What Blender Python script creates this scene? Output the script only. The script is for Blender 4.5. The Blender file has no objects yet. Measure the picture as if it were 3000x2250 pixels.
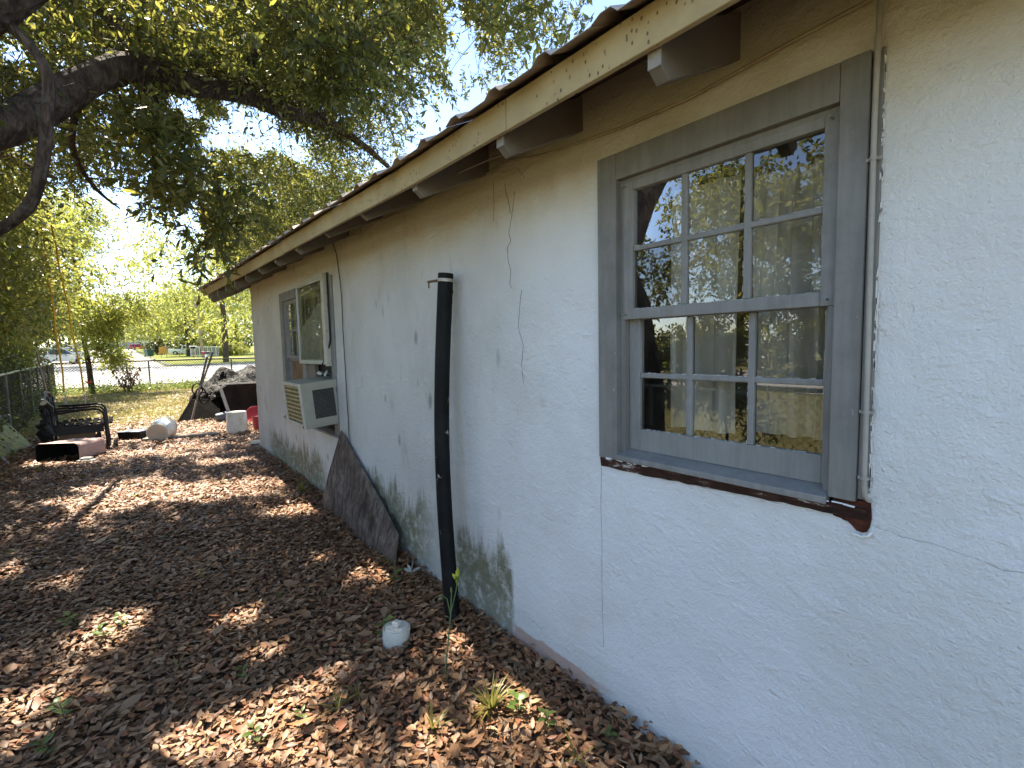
import bpy, math, random
import numpy as np
from mathutils import Vector, Matrix, noise as mnoise
random.seed(7); RNG = np.random.default_rng(11)
S = bpy.context.scene
C = S.collection
R = math.radians

# ------------------------------------------------------------------ camera
cam = bpy.data.objects.new('camera', bpy.data.cameras.new('camera')); C.objects.link(cam)
cam.data.sensor_width = 36; cam.data.lens = 16.8
cam.data.clip_start = .05; cam.data.clip_end = 2000
cam.matrix_world = Matrix(((.7738, .0670, -.6299, 0), (-.6330, .0478, -.7726, 0), (-.0217, .9966, .0796, 1.52), (0, 0, 0, 1)))
S.camera = cam
# ------------------------------------------------------------------ light
SUN_EL, SUN_AZ = 55, -10
SUN = Vector((math.sin(R(SUN_AZ))*math.cos(R(SUN_EL)), math.cos(R(SUN_AZ))*math.cos(R(SUN_EL)), math.sin(R(SUN_EL))))
W = bpy.data.worlds.new("World"); S.world = W; W.use_nodes = True
wn = W.node_tree
bg = wn.nodes['Background']
sky = wn.nodes.new('ShaderNodeTexSky'); sky.sky_type = 'NISHITA'; sky.sun_disc = False
sky.sun_elevation = R(SUN_EL); sky.sun_rotation = R(SUN_AZ % 360); sky.air_density = .85; sky.dust_density = .15; sky.ozone_density = 1.6
wn.links.new(sky.outputs[0], bg.inputs[0]); bg.inputs[1].default_value = .12
sl = bpy.data.lights.new('sun', 'SUN'); sl.energy = 4.4; sl.angle = R(.5); sl.color = (1, .93, .80)
so = bpy.data.objects.new('sun', sl); C.objects.link(so)
so.rotation_euler = SUN.to_track_quat('Z', 'Y').to_euler()
S.view_settings.view_transform = 'Standard'; S.view_settings.look = 'None'; S.view_settings.gamma = 1
S.view_settings.exposure = 2.1
S.view_settings.use_white_balance = True; S.view_settings.white_balance_temperature = 6800
S.cycles.max_bounces = 8; S.cycles.transparent_max_bounces = 16
S.cycles.use_denoising = True

# ------------------------------------------------------------------ materials
class NT:
    def __init__(s, name):
        s.m = bpy.data.materials.new(name); s.m.use_nodes = True
        s.t = s.m.node_tree; s.n = s.t.nodes; s.b = s.n['Principled BSDF']; s.out = s.n['Material Output']
        s.geo = None
    def add(s, t, **k):
        n = s.n.new('ShaderNode' + t)
        for a, v in k.items(): setattr(n, a, v)
        return n
    def put(s, sock, v):
        if v is None: return
        if hasattr(v, 'is_output') or isinstance(v, bpy.types.NodeSocket): s.t.links.new(v, sock)
        else: sock.default_value = v
    def pos(s):
        if not s.geo: s.geo = s.add('NewGeometry')
        return s.geo.outputs['Position']
    def island(s):
        s.pos(); return s.geo.outputs['Random Per Island']
    def map(s, scale=(1, 1, 1), rot=(0, 0, 0), loc=(0, 0, 0), src=None):
        n = s.add('Mapping'); s.put(n.inputs[0], src or s.pos())
        n.inputs['Scale'].default_value = scale; n.inputs['Rotation'].default_value = rot; n.inputs['Location'].default_value = loc
        return n.outputs[0]
    def noise(s, scale, detail=4, rough=.55, vec=None, dist=0):
        n = s.add('TexNoise'); s.put(n.inputs['Vector'], vec or s.pos())
        n.inputs['Scale'].default_value = scale; n.inputs['Detail'].default_value = detail
        n.inputs['Roughness'].default_value = rough; n.inputs['Distortion'].default_value = dist
        return n.outputs['Fac']
    def vor(s, scale, vec=None, feat='F1', out='Distance'):
        n = s.add('TexVoronoi', feature=feat); s.put(n.inputs['Vector'], vec or s.pos()); n.inputs['Scale'].default_value = scale
        return n.outputs[out]
    def ramp(s, f, *stops, interp='LINEAR'):
        n = s.add('ValToRGB'); s.put(n.inputs[0], f); e = n.color_ramp.elements; n.color_ramp.interpolation = interp
        while len(e) < len(stops): e.new(.5)
        for x, (p, c) in zip(e, stops):
            x.position = p; x.color = (*c, 1) if isinstance(c, tuple) else (c, c, c, 1)
        return n.outputs[0]
    def mix(s, f, a, b, mode='MIX'):
        n = s.add('Mix', data_type='RGBA', blend_type=mode)
        s.put(n.inputs[0], f)
        for i, v in ((6, a), (7, b)): s.put(n.inputs[i], (*v, 1) if isinstance(v, tuple) and len(v) == 3 else v)
        return n.outputs[2]
    def math(s, op, a, b=0., c=None, clamp=False):
        n = s.add('Math', operation=op, use_clamp=clamp); s.put(n.inputs[0], a); s.put(n.inputs[1], b)
        if c is not None: s.put(n.inputs[2], c)
        return n.outputs[0]
    def smooth(s, v, lo, hi, a=0., b=1.):
        n = s.add('MapRange', interpolation_type='SMOOTHSTEP'); s.put(n.inputs[0], v)
        for i, x in enumerate((lo, hi, a, b)): n.inputs[i+1].default_value = x
        return n.outputs[0]
    def xyz(s, v=None):
        n = s.add('SeparateXYZ'); s.put(n.inputs[0], v or s.pos()); return n.outputs
    def bump(s, h, strength=.5, dist=.01, normal=None):
        n = s.add('Bump'); s.put(n.inputs['Height'], h); n.inputs['Strength'].default_value = strength; n.inputs['Distance'].default_value = dist
        if normal: s.put(n.inputs['Normal'], normal)
        return n.outputs[0]
    def fin(s, col=None, rough=None, normal=None, metal=None, spec=None):
        b = s.b.inputs
        if col is not None: s.put(b['Base Color'], (*col, 1) if isinstance(col, tuple) and len(col) == 3 else col)
        s.put(b['Roughness'], rough); s.put(b['Normal'], normal); s.put(b['Metallic'], metal); s.put(b['Specular IOR Level'], spec)
        return s.m

M = {}
def paint(name, col, rough=.6, var=.12, scale=6, bump=.15, dirt=None, metal=None, stretch=(1, 1, 1), spec=.4):
    t = NT(name)
    v = t.map(stretch)
    f = t.noise(scale, 5, .6, v)
    c = t.mix(t.smooth(f, .3, .7), tuple(x*(1-var) for x in col), tuple(min(1, x*(1+var)) for x in col))
    if dirt:
        c = t.mix(t.smooth(t.noise(scale*2.3, 6, .65, v), .52, .72), c, dirt)
    M[name] = t.fin(c, rough, t.bump(t.noise(scale*12, 4, .6, v), bump, .004), metal, spec)
    return M[name]

def stucco():
    t = NT('stucco'); x, y, z = t.xyz()
    white = (.80, .81, .80)
    big = t.noise(1.1, 4, .6)
    c = t.mix(t.smooth(big, .35, .7), white, (.70, .70, .67))
    # older, greyer paint further along
    old = t.smooth(t.math('ADD', y, t.math('MULTIPLY', big, .9)), 1.6, 3.6)
    c = t.mix(t.math('MULTIPLY', old, .8), c, t.mix(t.smooth(t.noise(1, 5, .6, t.map((1, 1.5, .9))), .35, .65), (.60, .58, .53), (.49, .465, .41)))
    # tobacco coloured staining under the eave
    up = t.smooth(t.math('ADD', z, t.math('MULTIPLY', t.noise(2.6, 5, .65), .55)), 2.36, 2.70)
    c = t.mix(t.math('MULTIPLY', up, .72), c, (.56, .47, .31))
    # vertical dirty streaks and specks on the old part
    st = t.noise(1, 6, .72, t.map((1, 8, 2.6)), .6)
    c = t.mix(t.math('MULTIPLY', t.math('MULTIPLY', t.smooth(st, .54, .76), old), .5), c, (.33, .31, .26))
    sv = t.vor(1, t.map((1, 5.5, 2.6)))
    sp = t.math('MULTIPLY', t.smooth(sv, .06, .20, 1, 0), t.smooth(t.noise(3.1, 2), .44, .52))
    c = t.mix(t.math('MULTIPLY', sp, t.math('MULTIPLY', old, .62)), c, (.16, .15, .13))
    # mildew rising from the ground
    stk = t.noise(1, 6, .7, t.map((1, 11, 2.0), loc=(0, 3, 1)))
    patch = t.noise(14, 6, .75)
    def mil(y0, y1, top, soft=.12, hard=.02):
        my = t.math('MULTIPLY', t.smooth(y, y0-hard, y0+hard), t.smooth(y, y1-soft, y1+soft, 1, 0))
        hz = t.math('ADD', t.math('MULTIPLY', stk, .75), t.math('MULTIPLY', z, -1))
        return t.math('MULTIPLY', my, t.smooth(hz, .42-top, .62-top))
    m = t.math('MAXIMUM', mil(2.02, 2.66, .46), mil(2.95, 4.5, .54, .3, .25))
    m = t.math('MAXIMUM', m, mil(5.2, 7.6, .5, .25, .2))
    m = t.math('MULTIPLY', m, t.smooth(patch, .32, .54, .25, 1))
    c = t.mix(t.math('MULTIPLY', m, .92), c, t.mix(patch, (.24, .23, .12), (.10, .10, .05)))
    # bare pink base coat at the foot
    pk = t.math('MULTIPLY', t.smooth(y, 1.25, 1.5), t.smooth(y, 2.0, 2.03, 1, 0))
    pz = t.smooth(t.math('ADD', z, t.math('MULTIPLY', t.noise(7, 4), .06)), -.022, -.008, 1, 0)
    c = t.mix(t.math('MULTIPLY', pk, pz), c, (.50, .32, .25))
    low = t.smooth(t.math('ADD', z, t.math('MULTIPLY', big, .2)), .0, .25, 1, 0)
    c = t.mix(t.math('MULTIPLY', low, .25), c, (.42, .40, .36))
    # trowelled relief
    d = t.map((1, 1, 1.7), rot=(R(38), 0, 0))
    h = t.math('ADD', t.math('MULTIPLY', t.noise(9, 5, .55, d, .5), .8), t.math('MULTIPLY', t.noise(62, 4, .75), .62))
    ridge = t.smooth(t.noise(6.5, 3, .5, t.map((1, 1, 1.8), rot=(R(-32), 0, 0)), .9), .58, .70)
    h = t.math('ADD', h, t.math('MULTIPLY', t.math('MULTIPLY', ridge, t.noise(30, 4, .7)), .32))
    h = t.math('ADD', h, t.math('MULTIPLY', t.math('MULTIPLY', t.smooth(t.vor(30), .0, .2, 1, 0), t.smooth(t.noise(8, 2), .5, .6)), .22))
    M['stucco'] = t.fin(c, .75, t.bump(h, 1.0, .013), None, .3)
stucco()

def leafmat(name, cols, trans, tcols, gloss=.38):
    t = NT(name)
    r = t.island()
    col = t.ramp(r, *[(i/(len(cols)-1), c) for i, c in enumerate(cols)])
    tc = t.ramp(r, *[(i/(len(tcols)-1), c) for i, c in enumerate(tcols)])
    t.fin(col, gloss, None, None, .35)
    tr = t.add('BsdfTranslucent'); t.put(tr.inputs[0], tc)
    mx = t.add('MixShader'); mx.inputs[0].default_value = trans
    t.t.links.new(t.b.outputs[0], mx.inputs[1]); t.t.links.new(tr.outputs[0], mx.inputs[2]); t.t.links.new(mx.outputs[0], t.out.inputs[0])
    M[name] = t.m
leafmat('oak_leaf', [(.036, .050, .018), (.058, .074, .024), (.078, .088, .030), (.045, .062, .022), (.12, .112, .04), (.05, .06, .024)], .5,
        [(.17, .20, .045), (.28, .30, .06), (.42, .40, .075), (.21, .24, .05), (.56, .50, .11), (.22, .22, .06)])
leafmat('bright_leaf', [(.075, .10, .026), (.11, .13, .034), (.14, .145, .042), (.09, .11, .028)], .5,
        [(.33, .39, .08), (.46, .49, .10), (.58, .54, .12), (.38, .42, .085)])
leafmat('dark_leaf', [(.03, .045, .014), (.05, .07, .02), (.07, .08, .025)], .3, [(.14, .17, .03), (.2, .22, .04), (.24, .22, .05)])
leafmat('weed_leaf', [(.06, .11, .025), (.10, .16, .035), (.14, .18, .05)], .35, [(.2, .3, .05), (.3, .4, .06), (.36, .4, .08)])
leafmat('grass', [(.10, .14, .025), (.18, .17, .04), (.26, .21, .07), (.15, .17, .03)], .35, [(.3, .34, .06), (.4, .36, .08), (.45, .36, .12)])
leafmat('litter', [(0.073, 0.034, 0.015), (0.198, 0.097, 0.044), (0.312, 0.171, 0.084), (0.135, 0.065, 0.029), (0.374, 0.228, 0.122), (0.239, 0.119, 0.055), (0.104, 0.046, 0.021), (0.447, 0.285, 0.160), (0.270, 0.085, 0.038), (0.291, 0.162, 0.080), (0.416, 0.190, 0.080), (0.166, 0.071, 0.030)], .08,
        [(0.260, 0.133, 0.059), (0.312, 0.171, 0.076)], .5)
leafmat('dry_leaf', [(.07, .035, .025), (.13, .07, .05), (.18, .1, .07)], .2, [(.3, .15, .1), (.35, .2, .12)], .6)

def bark():
    t = NT('bark'); v = t.map((6, 6, 2.2))
    f = t.noise(3, 6, .7, v, .6); w = t.vor(4, v)
    c = t.mix(t.smooth(f, .35, .7), (.045, .030, .021), (.15, .105, .072))
    c = t.mix(t.math('MULTIPLY', t.smooth(t.noise(7, 5, .7), .56, .70), .55), c, (.14, .145, .10))
    M['bark'] = t.fin(c, .9, t.bump(t.math('ADD', f, w), 1.0, .06), None, .2)
bark()
def ground():
    t = NT('ground'); x, y, z = t.xyz()
    f = t.noise(14, 6, .7); g = t.noise(2.2, 5, .65)
    soil = t.mix(t.smooth(f, .35, .68), (.05, .031, .019), (.17, .105, .062))
    gr = t.mix(t.smooth(t.noise(22, 5, .7), .35, .65), (.11, .11, .03), (.24, .21, .07))
    gr = t.mix(t.smooth(g, .4, .65), gr, (.22, .18, .085))
    far = t.mix(t.smooth(t.noise(.6, 4), .35, .65), (.11, .14, .022), (.19, .19, .04))
    inyard = t.smooth(t.math('ADD', y, t.math('MULTIPLY', g, 4)), 13.5, 16, 1, 0)
    inyard = t.math('MULTIPLY', inyard, t.smooth(t.math('ADD', x, t.math('MULTIPLY', g, 1.5)), -2.2, -1.0))
    c = t.mix(inyard, t.mix(t.smooth(y, 26, 32), gr, far), soil)
    M['ground'] = t.fin(c, .95, t.bump(f, .6, .03), None, .15)
ground()
def concrete():
    t = NT('concrete'); f = t.noise(3, 6, .7)
    c = t.mix(t.smooth(f, .3, .7), (.36, .33, .30), (.47, .44, .40))
    c = t.mix(t.smooth(t.noise(.35, 5, .6), .5, .62), c, (.30, .28, .25))
    M['concrete'] = t.fin(c, .9, t.bump(t.noise(40, 3), .2, .01), None, .2)
concrete()
def glass(name, boost, tint=(1, 1, 1), dust=.0):
    t = NT(name)
    fr = t.add('Fresnel'); fr.inputs[0].default_value = 1.5
    f = t.math('MULTIPLY_ADD', fr.outputs[0], boost, .02, True)
    tr = t.add('BsdfTransparent'); tr.inputs[0].default_value = (*tint, 1)
    gl = t.add('BsdfGlossy'); gl.inputs['Roughness'].default_value = 0.0; gl.inputs[0].default_value = (.95, .96, 1, 1)
    t.put(gl.inputs['Normal'], t.bump(t.noise(3.5, 2), .05, .01))
    mx = t.add('MixShader'); t.put(mx.inputs[0], f); t.t.links.new(tr.outputs[0], mx.inputs[1]); t.t.links.new(gl.outputs[0], mx.inputs[2])
    last = mx.outputs[0]
    if dust:
        df = t.add('BsdfDiffuse'); df.inputs[0].default_value = (.4, .37, .3, 1)
        m2 = t.add('MixShader'); t.put(m2.inputs[0], t.math('MULTIPLY', t.smooth(t.noise(9, 6, .7), .35, .75), dust))
        t.t.links.new(last, m2.inputs[1]); t.t.links.new(df.outputs[0], m2.inputs[2]); last = m2.outputs[0]
    t.t.links.new(last, t.out.inputs[0]); M[name] = t.m
glass('glass', 2.0, (.95, .96, .94), .05); glass('old_glass', 1.0, (.9, .9, .82), .22); glass('car_glass', 1.6, (.05, .06, .07))
def plywood():
    t = NT('plywood'); v = t.map((5, 5, 1.1)); f = t.noise(5, 7, .7, v, .8); g = t.noise(3, 5, .7)
    c = t.mix(t.smooth(f, .32, .7), (.055, .036, .026), (.20, .15, .12))
    c = t.mix(t.smooth(g, .5, .7), c, (.26, .21, .17))
    c = t.mix(t.smooth(t.noise(2.0, 4, .6), .52, .68), c, (.05, .033, .025))
    M['plywood'] = t.fin(c, .85, t.bump(f, .5, .012), None, .2)
plywood()
def fascia():
    t = NT('fascia'); f = t.noise(5, 5, .6)
    c = t.mix(t.smooth(f, .3, .7), (.37, .285, .145), (.46, .36, .19))
    sp = t.smooth(t.vor(55, t.map((1, 1, .6))), .16, .26, 1, 0)
    c = t.mix(t.math('MULTIPLY', sp, t.smooth(t.noise(9, 3), .46, .54)), c, (.12, .075, .035))
    c = t.mix(t.math('MULTIPLY', t.smooth(t.noise(2.2, 6, .7), .45, .7), .5), c, (.33, .25, .135))
    c = t.mix(t.math('MULTIPLY', t.smooth(t.noise(1, 5, .6, t.map((1, 3, 10))), .58, .75), .6), c, (.34, .25, .15))
    M['fascia'] = t.fin(c, .7, t.bump(t.noise(45, 3), .2, .004), None, .3)
fascia()
def woodpaint(name, a, b, chip):
    t = NT(name); g = t.noise(4, 6, .65, t.map((9, 9, .7))); f = t.noise(5, 5, .65); k = t.noise(26, 5, .7, t.map((1, 1, .4)))
    c = t.mix(t.smooth(g, .3, .7), a, b); c = t.mix(t.math('MULTIPLY', t.smooth(f, .42, .72), .55), c, tuple(x*.74 for x in a))
    c = t.mix(t.smooth(k, .70, .73), c, chip)
    M[name] = t.fin(c, t.smooth(f, .3, .7, .45, .65), t.bump(t.math('ADD', g, t.math('MULTIPLY', t.noise(70, 3), .3)), .35, .006), None, .4)
woodpaint('casing', (.185, .180, .165), (.235, .228, .212), (.36, .35, .32))
woodpaint('sash', (.21, .208, .195), (.265, .26, .245), (.42, .41, .38))
paint('putty', (.50, .47, .42), .7, .2, 30, .4, (.25, .2, .15))
def rotwood():
    t = NT('rotten_wood'); f = t.noise(6, 7, .75, t.map((3, 1, 5)))
    c = t.ramp(f, (.34, (.012, .008, .006)), (.5, (.05, .024, .017)), (.585, (.10, .05, .035)), (.61, (.40, .38, .35)), (.66, (.60, .58, .55)))
    M['rotten_wood'] = t.fin(c, .9, t.bump(f, .9, .015), None, .2)
rotwood()
paint('hole', (.075, .020, .009), .95, .6, 9, 1.0, (.02, .008, .005))
paint('rafter', (.17, .148, .118), .7, .12, 4, .3, (.16, .135, .105))
paint('deck', (.085, .055, .035), .85, .3, 5, .4)
paint('roof_metal', (.40, .33, .27), .55, .15, 4, .2, (.24, .16, .10), metal=.25)
paint('flake', (.78, .78, .76), .8, .05, 20, .3)
paint('interior', (.20, .13, .085), .8, .2, 2)
paint('brown_wood', (.16, .06, .025), .6, .25, 4, .2, stretch=(4, 4, .6))
paint('conduit', (.36, .34, .30), .5, .1, 12, .2)
paint('cable', (.40, .33, .22), .7, .2, 9, .2)
paint('dark_cable', (.10, .09, .08), .7, .2, 9, .2)
paint('crack', (.09, .075, .055), .95, .3, 30)
def blackpipe():
    t = NT('black_pipe'); f = t.noise(5, 5, .65)
    c = t.mix(t.smooth(f, .35, .7), (.006, .006, .006), (.014, .014, .013))
    x, y, z = t.xyz(); ch = t.smooth(t.noise(26, 5, .65, t.map((1, 1, .45)), .8), .66, .69)
    ch = t.math('MULTIPLY', ch, t.math('MULTIPLY', t.smooth(z, .3, 1.3, .15, 1), t.smooth(z, 1.6, 1.85, 1, 0)))
    c = t.mix(ch, c, (.62, .60, .54))
    M['black_pipe'] = t.fin(c, .62, t.bump(f, .3, .008), None, .15)
blackpipe()
paint('steel', (.42, .38, .32), .5, .3, 20, .2, metal=.7)
paint('rust', (.14, .08, .05), .8, .3, 20, .4)
paint('pvc', (.58, .55, .47), .5, .06, 9, .1, (.50, .45, .36))
paint('bucket', (.70, .64, .55), .5, .07, 5, .1, (.55, .46, .36)); paint('bucket_tan', (.55, .45, .32), .6, .1, 6, .1)
paint('label', (.62, .70, .76), .4, .15, 20, .0); paint('red_plastic', (.36, .04, .055), .45, .1, 5)
paint('blue_grey', (.10, .13, .17), .5, .2, 6)
paint('ac_beige', (.34, .32, .245), .5, .07, 6, .1, (.35, .31, .22)); paint('ac_white', (.50, .46, .37), .5, .08, 8, .2, (.42, .3, .18))
paint('coil', (.16, .12, .06), .6, .3, 20, .3); paint('coil_fin', (.46, .36, .16), .5, .2, 8, .2); paint('black', (.012, .011, .010), .6, .3, 10)
paint('storm_frame', (.48, .48, .42), .45, .08, 8, .1, (.34, .33, .27), metal=.2)
def plastic():
    t = NT('plastic_sheet'); f = t.noise(7, 5, .6, None, 1.5)
    M['plastic_sheet'] = t.fin(t.mix(t.smooth(f, .3, .7), (.30, .31, .27), (.50, .51, .46)), .3, t.bump(f, .9, .03), None, .6)
plastic()
def curtain():
    t = NT('curtain'); f = t.noise(1, 4, .6, t.map((1, 14, .6)))
    c = t.mix(t.smooth(f, .3, .7), (.50, .46, .385), (.64, .60, .52))
    t.fin(c, .9, None, None, .1)
    tr = t.add('BsdfTranslucent'); tr.inputs[0].default_value = (.4, .36, .29, 1); mx = t.add('MixShader'); mx.inputs[0].default_value = .3
    t.t.links.new(t.b.outputs[0], mx.inputs[1]); t.t.links.new(tr.outputs[0], mx.inputs[2]); t.t.links.new(mx.outputs[0], t.out.inputs[0]); M['curtain'] = t.m
curtain()
def tarp():
    t = NT('tarp'); f = t.noise(6, 5, .65, None, 1)
    M['tarp'] = t.fin(t.mix(t.smooth(f, .35, .7), (.005, .0045, .004), (.016, .014, .012)), .5, t.bump(f, 1.0, .08), None, .12)
tarp()
paint('matte_black', (.010, .009, .009), .95, .3, 10, spec=.04); paint('rafter_tip', (.27, .25, .22), .8, .12, 12, .2)
paint('dark_brown', (.018, .012, .010), .75, .4, 5, .4, spec=.2); paint('silver', (.42, .43, .43), .4, .1, 10, .1, metal=.5)
paint('grey_wood', (.27, .24, .20), .9, .2, 5, .5, (.16, .13, .1), stretch=(2, 6, 6)); paint('pole_wood', (.25, .22, .19), .8, .2, 5, .3)
paint('pink_tub', (.42, .27, .23), .6, .12, 7, .2, (.30, .19, .15)); paint('brick', (.55, .49, .41), .9, .15, 12, .5)
paint('rope', (.62, .33, .02), .75, .15, 30, .5); paint('fence_steel', (.13, .135, .11), .75, .2, 5, .2, (.07, .075, .05), spec=.2)
paint('rail_moss', (.34, .36, .24), .7, .2, 5, .3, (.2, .22, .12)); paint('wire', (.055, .055, .048), .8, .1, 5, spec=.1); paint('far_rail', (.075, .07, .06), .8, .15, 5, spec=.1)  # far rail and wire: backlit darkness put into the base colour
def mossy():  # mottled yellow-green board colour, varied at random
    t = NT('mottled_board'); f = t.noise(9, 6, .7)
    M['mottled_board'] = t.fin(t.mix(t.smooth(f, .4, .62), (.20, .20, .12), (.36, .34, .13)), .9, t.bump(f, .6, .01), None, .2)
mossy()
paint('pale_board', (.50, .50, .50), .7, .08, 6); paint('panel_tan', (.18, .12, .065), .8, .2, 5)
paint('car_red', (.42, .02, .03), .25, .05, 2, .0); paint('car_white', (.74, .78, .80), .3, .04, 2, .0); paint('car_dark', (.05, .055, .06), .3, .1, 2, .0)
paint('car_silver', (.45, .47, .48), .3, .05, 2, .0); paint('tyre', (.02, .02, .02), .9, .1, 5); paint('rim', (.5, .5, .5), .35, .1, 5, metal=.8)
paint('bin_green', (.03, .09, .06), .5, .1, 5); paint('orange', (.55, .28, .05), .7, .15, 5); paint('white_paint', (.76, .75, .72), .6, .05, 4)
paint('block', (.33, .31, .30), .95, .12, 3, .4); paint('pole', (.30, .22, .16), .9, .2, 3, .4); paint('lamp_red', (.5, .02, .02), .3, .1, 5); paint('flower_red', (.75, .08, .03), .6, .1, 5)
paint('shingle', (.30, .28, .26), .9, .2, 4); paint('win_dark', (.05, .06, .07), .2, .1, 3)
paint('twig', (.16, .11, .075), .9, .25, 10, .3); paint('stem', (.10, .15, .05), .7, .2, 10)

# ------------------------------------------------------------------ mesh builder
def ss(a, b, v):
    t = min(1, max(0, (v-a)/(b-a))); return t*t*(3-2*t)
def G(x, y):
    return -.14 + .12*ss(1.5, 8.5, y) + .02*ss(8.5, 14, y) + max(0, y-30)*.0143 + max(0, min(y, 220)-115)*.009
def Gn(x, y):
    s = lambda a, b, v: (lambda t: t*t*(3-2*t))(np.clip((v-a)/(b-a), 0, 1))
    return -.14 + .12*s(1.5, 8.5, y) + .02*s(8.5, 14, y) + np.maximum(0, y-30)*.0143 + np.maximum(0, np.minimum(y, 220)-115)*.009

class MB:
    def __init__(s): s.v = []; s.f = []
    def quad(s, *p):
        n = len(s.v); s.v += [tuple(q) for q in p]; s.f.append(tuple(range(n, n+len(p)))); return s
    def box(s, x0, x1, y0, y1, z0, z1, mat=None):
        n = len(s.v)
        p = [(x, y, z) for x in (x0, x1) for y in (y0, y1) for z in (z0, z1)]
        if mat is not None: p = [tuple(mat @ Vector(q)) for q in p]
        s.v += p
        s.f += [tuple(n+i for i in q) for q in ((0, 1, 3, 2), (4, 6, 7, 5), (0, 4, 5, 1), (2, 3, 7, 6), (0, 2, 6, 4), (1, 5, 7, 3))]
        return s
    def bar(s, a, b, w, h, up=(0, 0, 1)):
        a, b = Vector(a), Vector(b); d = (b-a).normalized(); u = Vector(up); r = d.cross(u)
        if r.length < 1e-4: r = d.cross(Vector((1, 0, 0)))
        r.normalize(); u = r.cross(d); n = len(s.v)
        for q in (a, b):
            for i, j in ((-1, -1), (1, -1), (1, 1), (-1, 1)): s.v.append(tuple(q + r*i*w/2 + u*j*h/2))
        s.f += [tuple(n+i for i in q) for q in ((3, 2, 1, 0), (4, 5, 6, 7), (0, 1, 5, 4), (1, 2, 6, 5), (2, 3, 7, 6), (3, 0, 4, 7))]
        return s
    def tube(s, pts, r, k=8, cap=True):
        pts = [Vector(p) for p in pts]; rs = r if isinstance(r, (list, tuple)) else [r]*len(pts)
        n0 = len(s.v); prev = None
        for i, p in enumerate(pts):
            d = (pts[min(i+1, len(pts)-1)] - pts[max(i-1, 0)]).normalized()
            if prev is None:
                a = d.cross(Vector((0, 0, 1)))
                if a.length < 1e-3: a = d.cross(Vector((1, 0, 0)))
            else: a = prev - d*prev.dot(d)
            a.normalize(); prev = a; b = d.cross(a)
            for j in range(k):
                t = 2*math.pi*j/k; s.v.append(tuple(p + (a*math.cos(t) + b*math.sin(t))*rs[i]))
        for i in range(len(pts)-1):
            for j in range(k):
                q = n0+i*k; s.f.append((q+j, q+(j+1) % k, q+k+(j+1) % k, q+k+j))
        if cap:
            s.f.append(tuple(n0+j for j in reversed(range(k)))); s.f.append(tuple(n0+(len(pts)-1)*k+j for j in range(k)))
        return s
    def lathe(s, prof, mat=None, k=24):
        n0 = len(s.v); mat = mat or Matrix()
        for r, z in prof:
            for j in range(k):
                t = 2*math.pi*j/k; s.v.append(tuple(mat @ Vector((r*math.cos(t), r*math.sin(t), z))))
        for i in range(len(prof)-1):
            for j in range(k):
                q = n0+i*k; s.f.append((q+j, q+(j+1) % k, q+k+(j+1) % k, q+k+j))
        s.f.append(tuple(n0+j for j in reversed(range(k)))); s.f.append(tuple(n0+(len(prof)-1)*k+j for j in range(k)))
        return s
    def prism(s, prof, y0, y1, mat=None):
        n = len(s.v); m = len(prof); mat = mat or Matrix()
        for y in (y0, y1): s.v += [tuple(mat @ Vector((x, y, z))) for x, z in prof]
        s.f.append(tuple(n+i for i in range(m))); s.f.append(tuple(n+m+i for i in reversed(range(m))))
        for i in range(m): s.f.append((n+i, n+m+i, n+m+(i+1) % m, n+(i+1) % m))
        return s
    def build(s, name, mat, parent=None, smooth=False, bevel=0, local=False, fix=True):
        me = bpy.data.meshes.new(name); v = s.v
        if parent is not None and not local:
            L = parent.location if parent.parent is None else parent.parent.location
            v = [(a-L[0], b-L[1], c-L[2]) for a, b, c in v]
        me.from_pydata(v, [], s.f); me.update()
        if fix:
            import bmesh
            bm = bmesh.new(); bm.from_mesh(me); bmesh.ops.recalc_face_normals(bm, faces=bm.faces); bm.to_mesh(me); bm.free()
        me.materials.append(M[mat])
        if smooth:
            me.polygons.foreach_set('use_smooth', [True]*len(me.polygons))
            me.set_sharp_from_angle(angle=R(38))
        o = bpy.data.objects.new(name, me); C.objects.link(o)
        if parent is not None: o.parent = parent
        if bevel:
            b = o.modifiers.new('bevel', 'BEVEL'); b.width = bevel; b.segments = 2; b.limit_method = 'ANGLE'; b.angle_limit = R(40)
        return o
def tag(o, label=None, cat=None, group=None, kind=None):
    for k, v in (('label', label), ('category', cat), ('group', group), ('kind', kind)):
        if v: o[k] = v
    return o
def thing(name, loc, label, cat, group=None, rz=0):
    o = bpy.data.objects.new(name, None); C.objects.link(o); o.location = loc; o.rotation_euler = (0, 0, rz); o.empty_display_size = .1
    return tag(o, label, cat, group)
def npmesh(name, verts, faces, mat, parent=None, smooth=False):
    """verts (n,3); faces (m,k) all of one size or a list of such arrays"""
    if not isinstance(faces, list): faces = [faces]
    me = bpy.data.meshes.new(name)
    if parent is not None: verts = verts - np.array(parent.location)
    me.vertices.add(len(verts)); me.vertices.foreach_set('co', np.ascontiguousarray(verts, np.float32).ravel())
    nl = sum(f.size for f in faces); nf = sum(len(f) for f in faces)
    me.loops.add(nl); me.polygons.add(nf)
    me.loops.foreach_set('vertex_index', np.concatenate([f.ravel() for f in faces]).astype(np.int32))
    starts = []; p = 0
    for f in faces:
        starts.append(p + np.arange(len(f))*f.shape[1]); p += f.size
    me.polygons.foreach_set('loop_start', np.concatenate(starts).astype(np.int32))
    me.update(calc_edges=True); me.validate()
    if smooth: me.polygons.foreach_set('use_smooth', [True]*nf)
    me.materials.append(M[mat])
    o = bpy.data.objects.new(name, me); C.objects.link(o)
    if parent is not None: o.parent = parent
    return o

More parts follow.
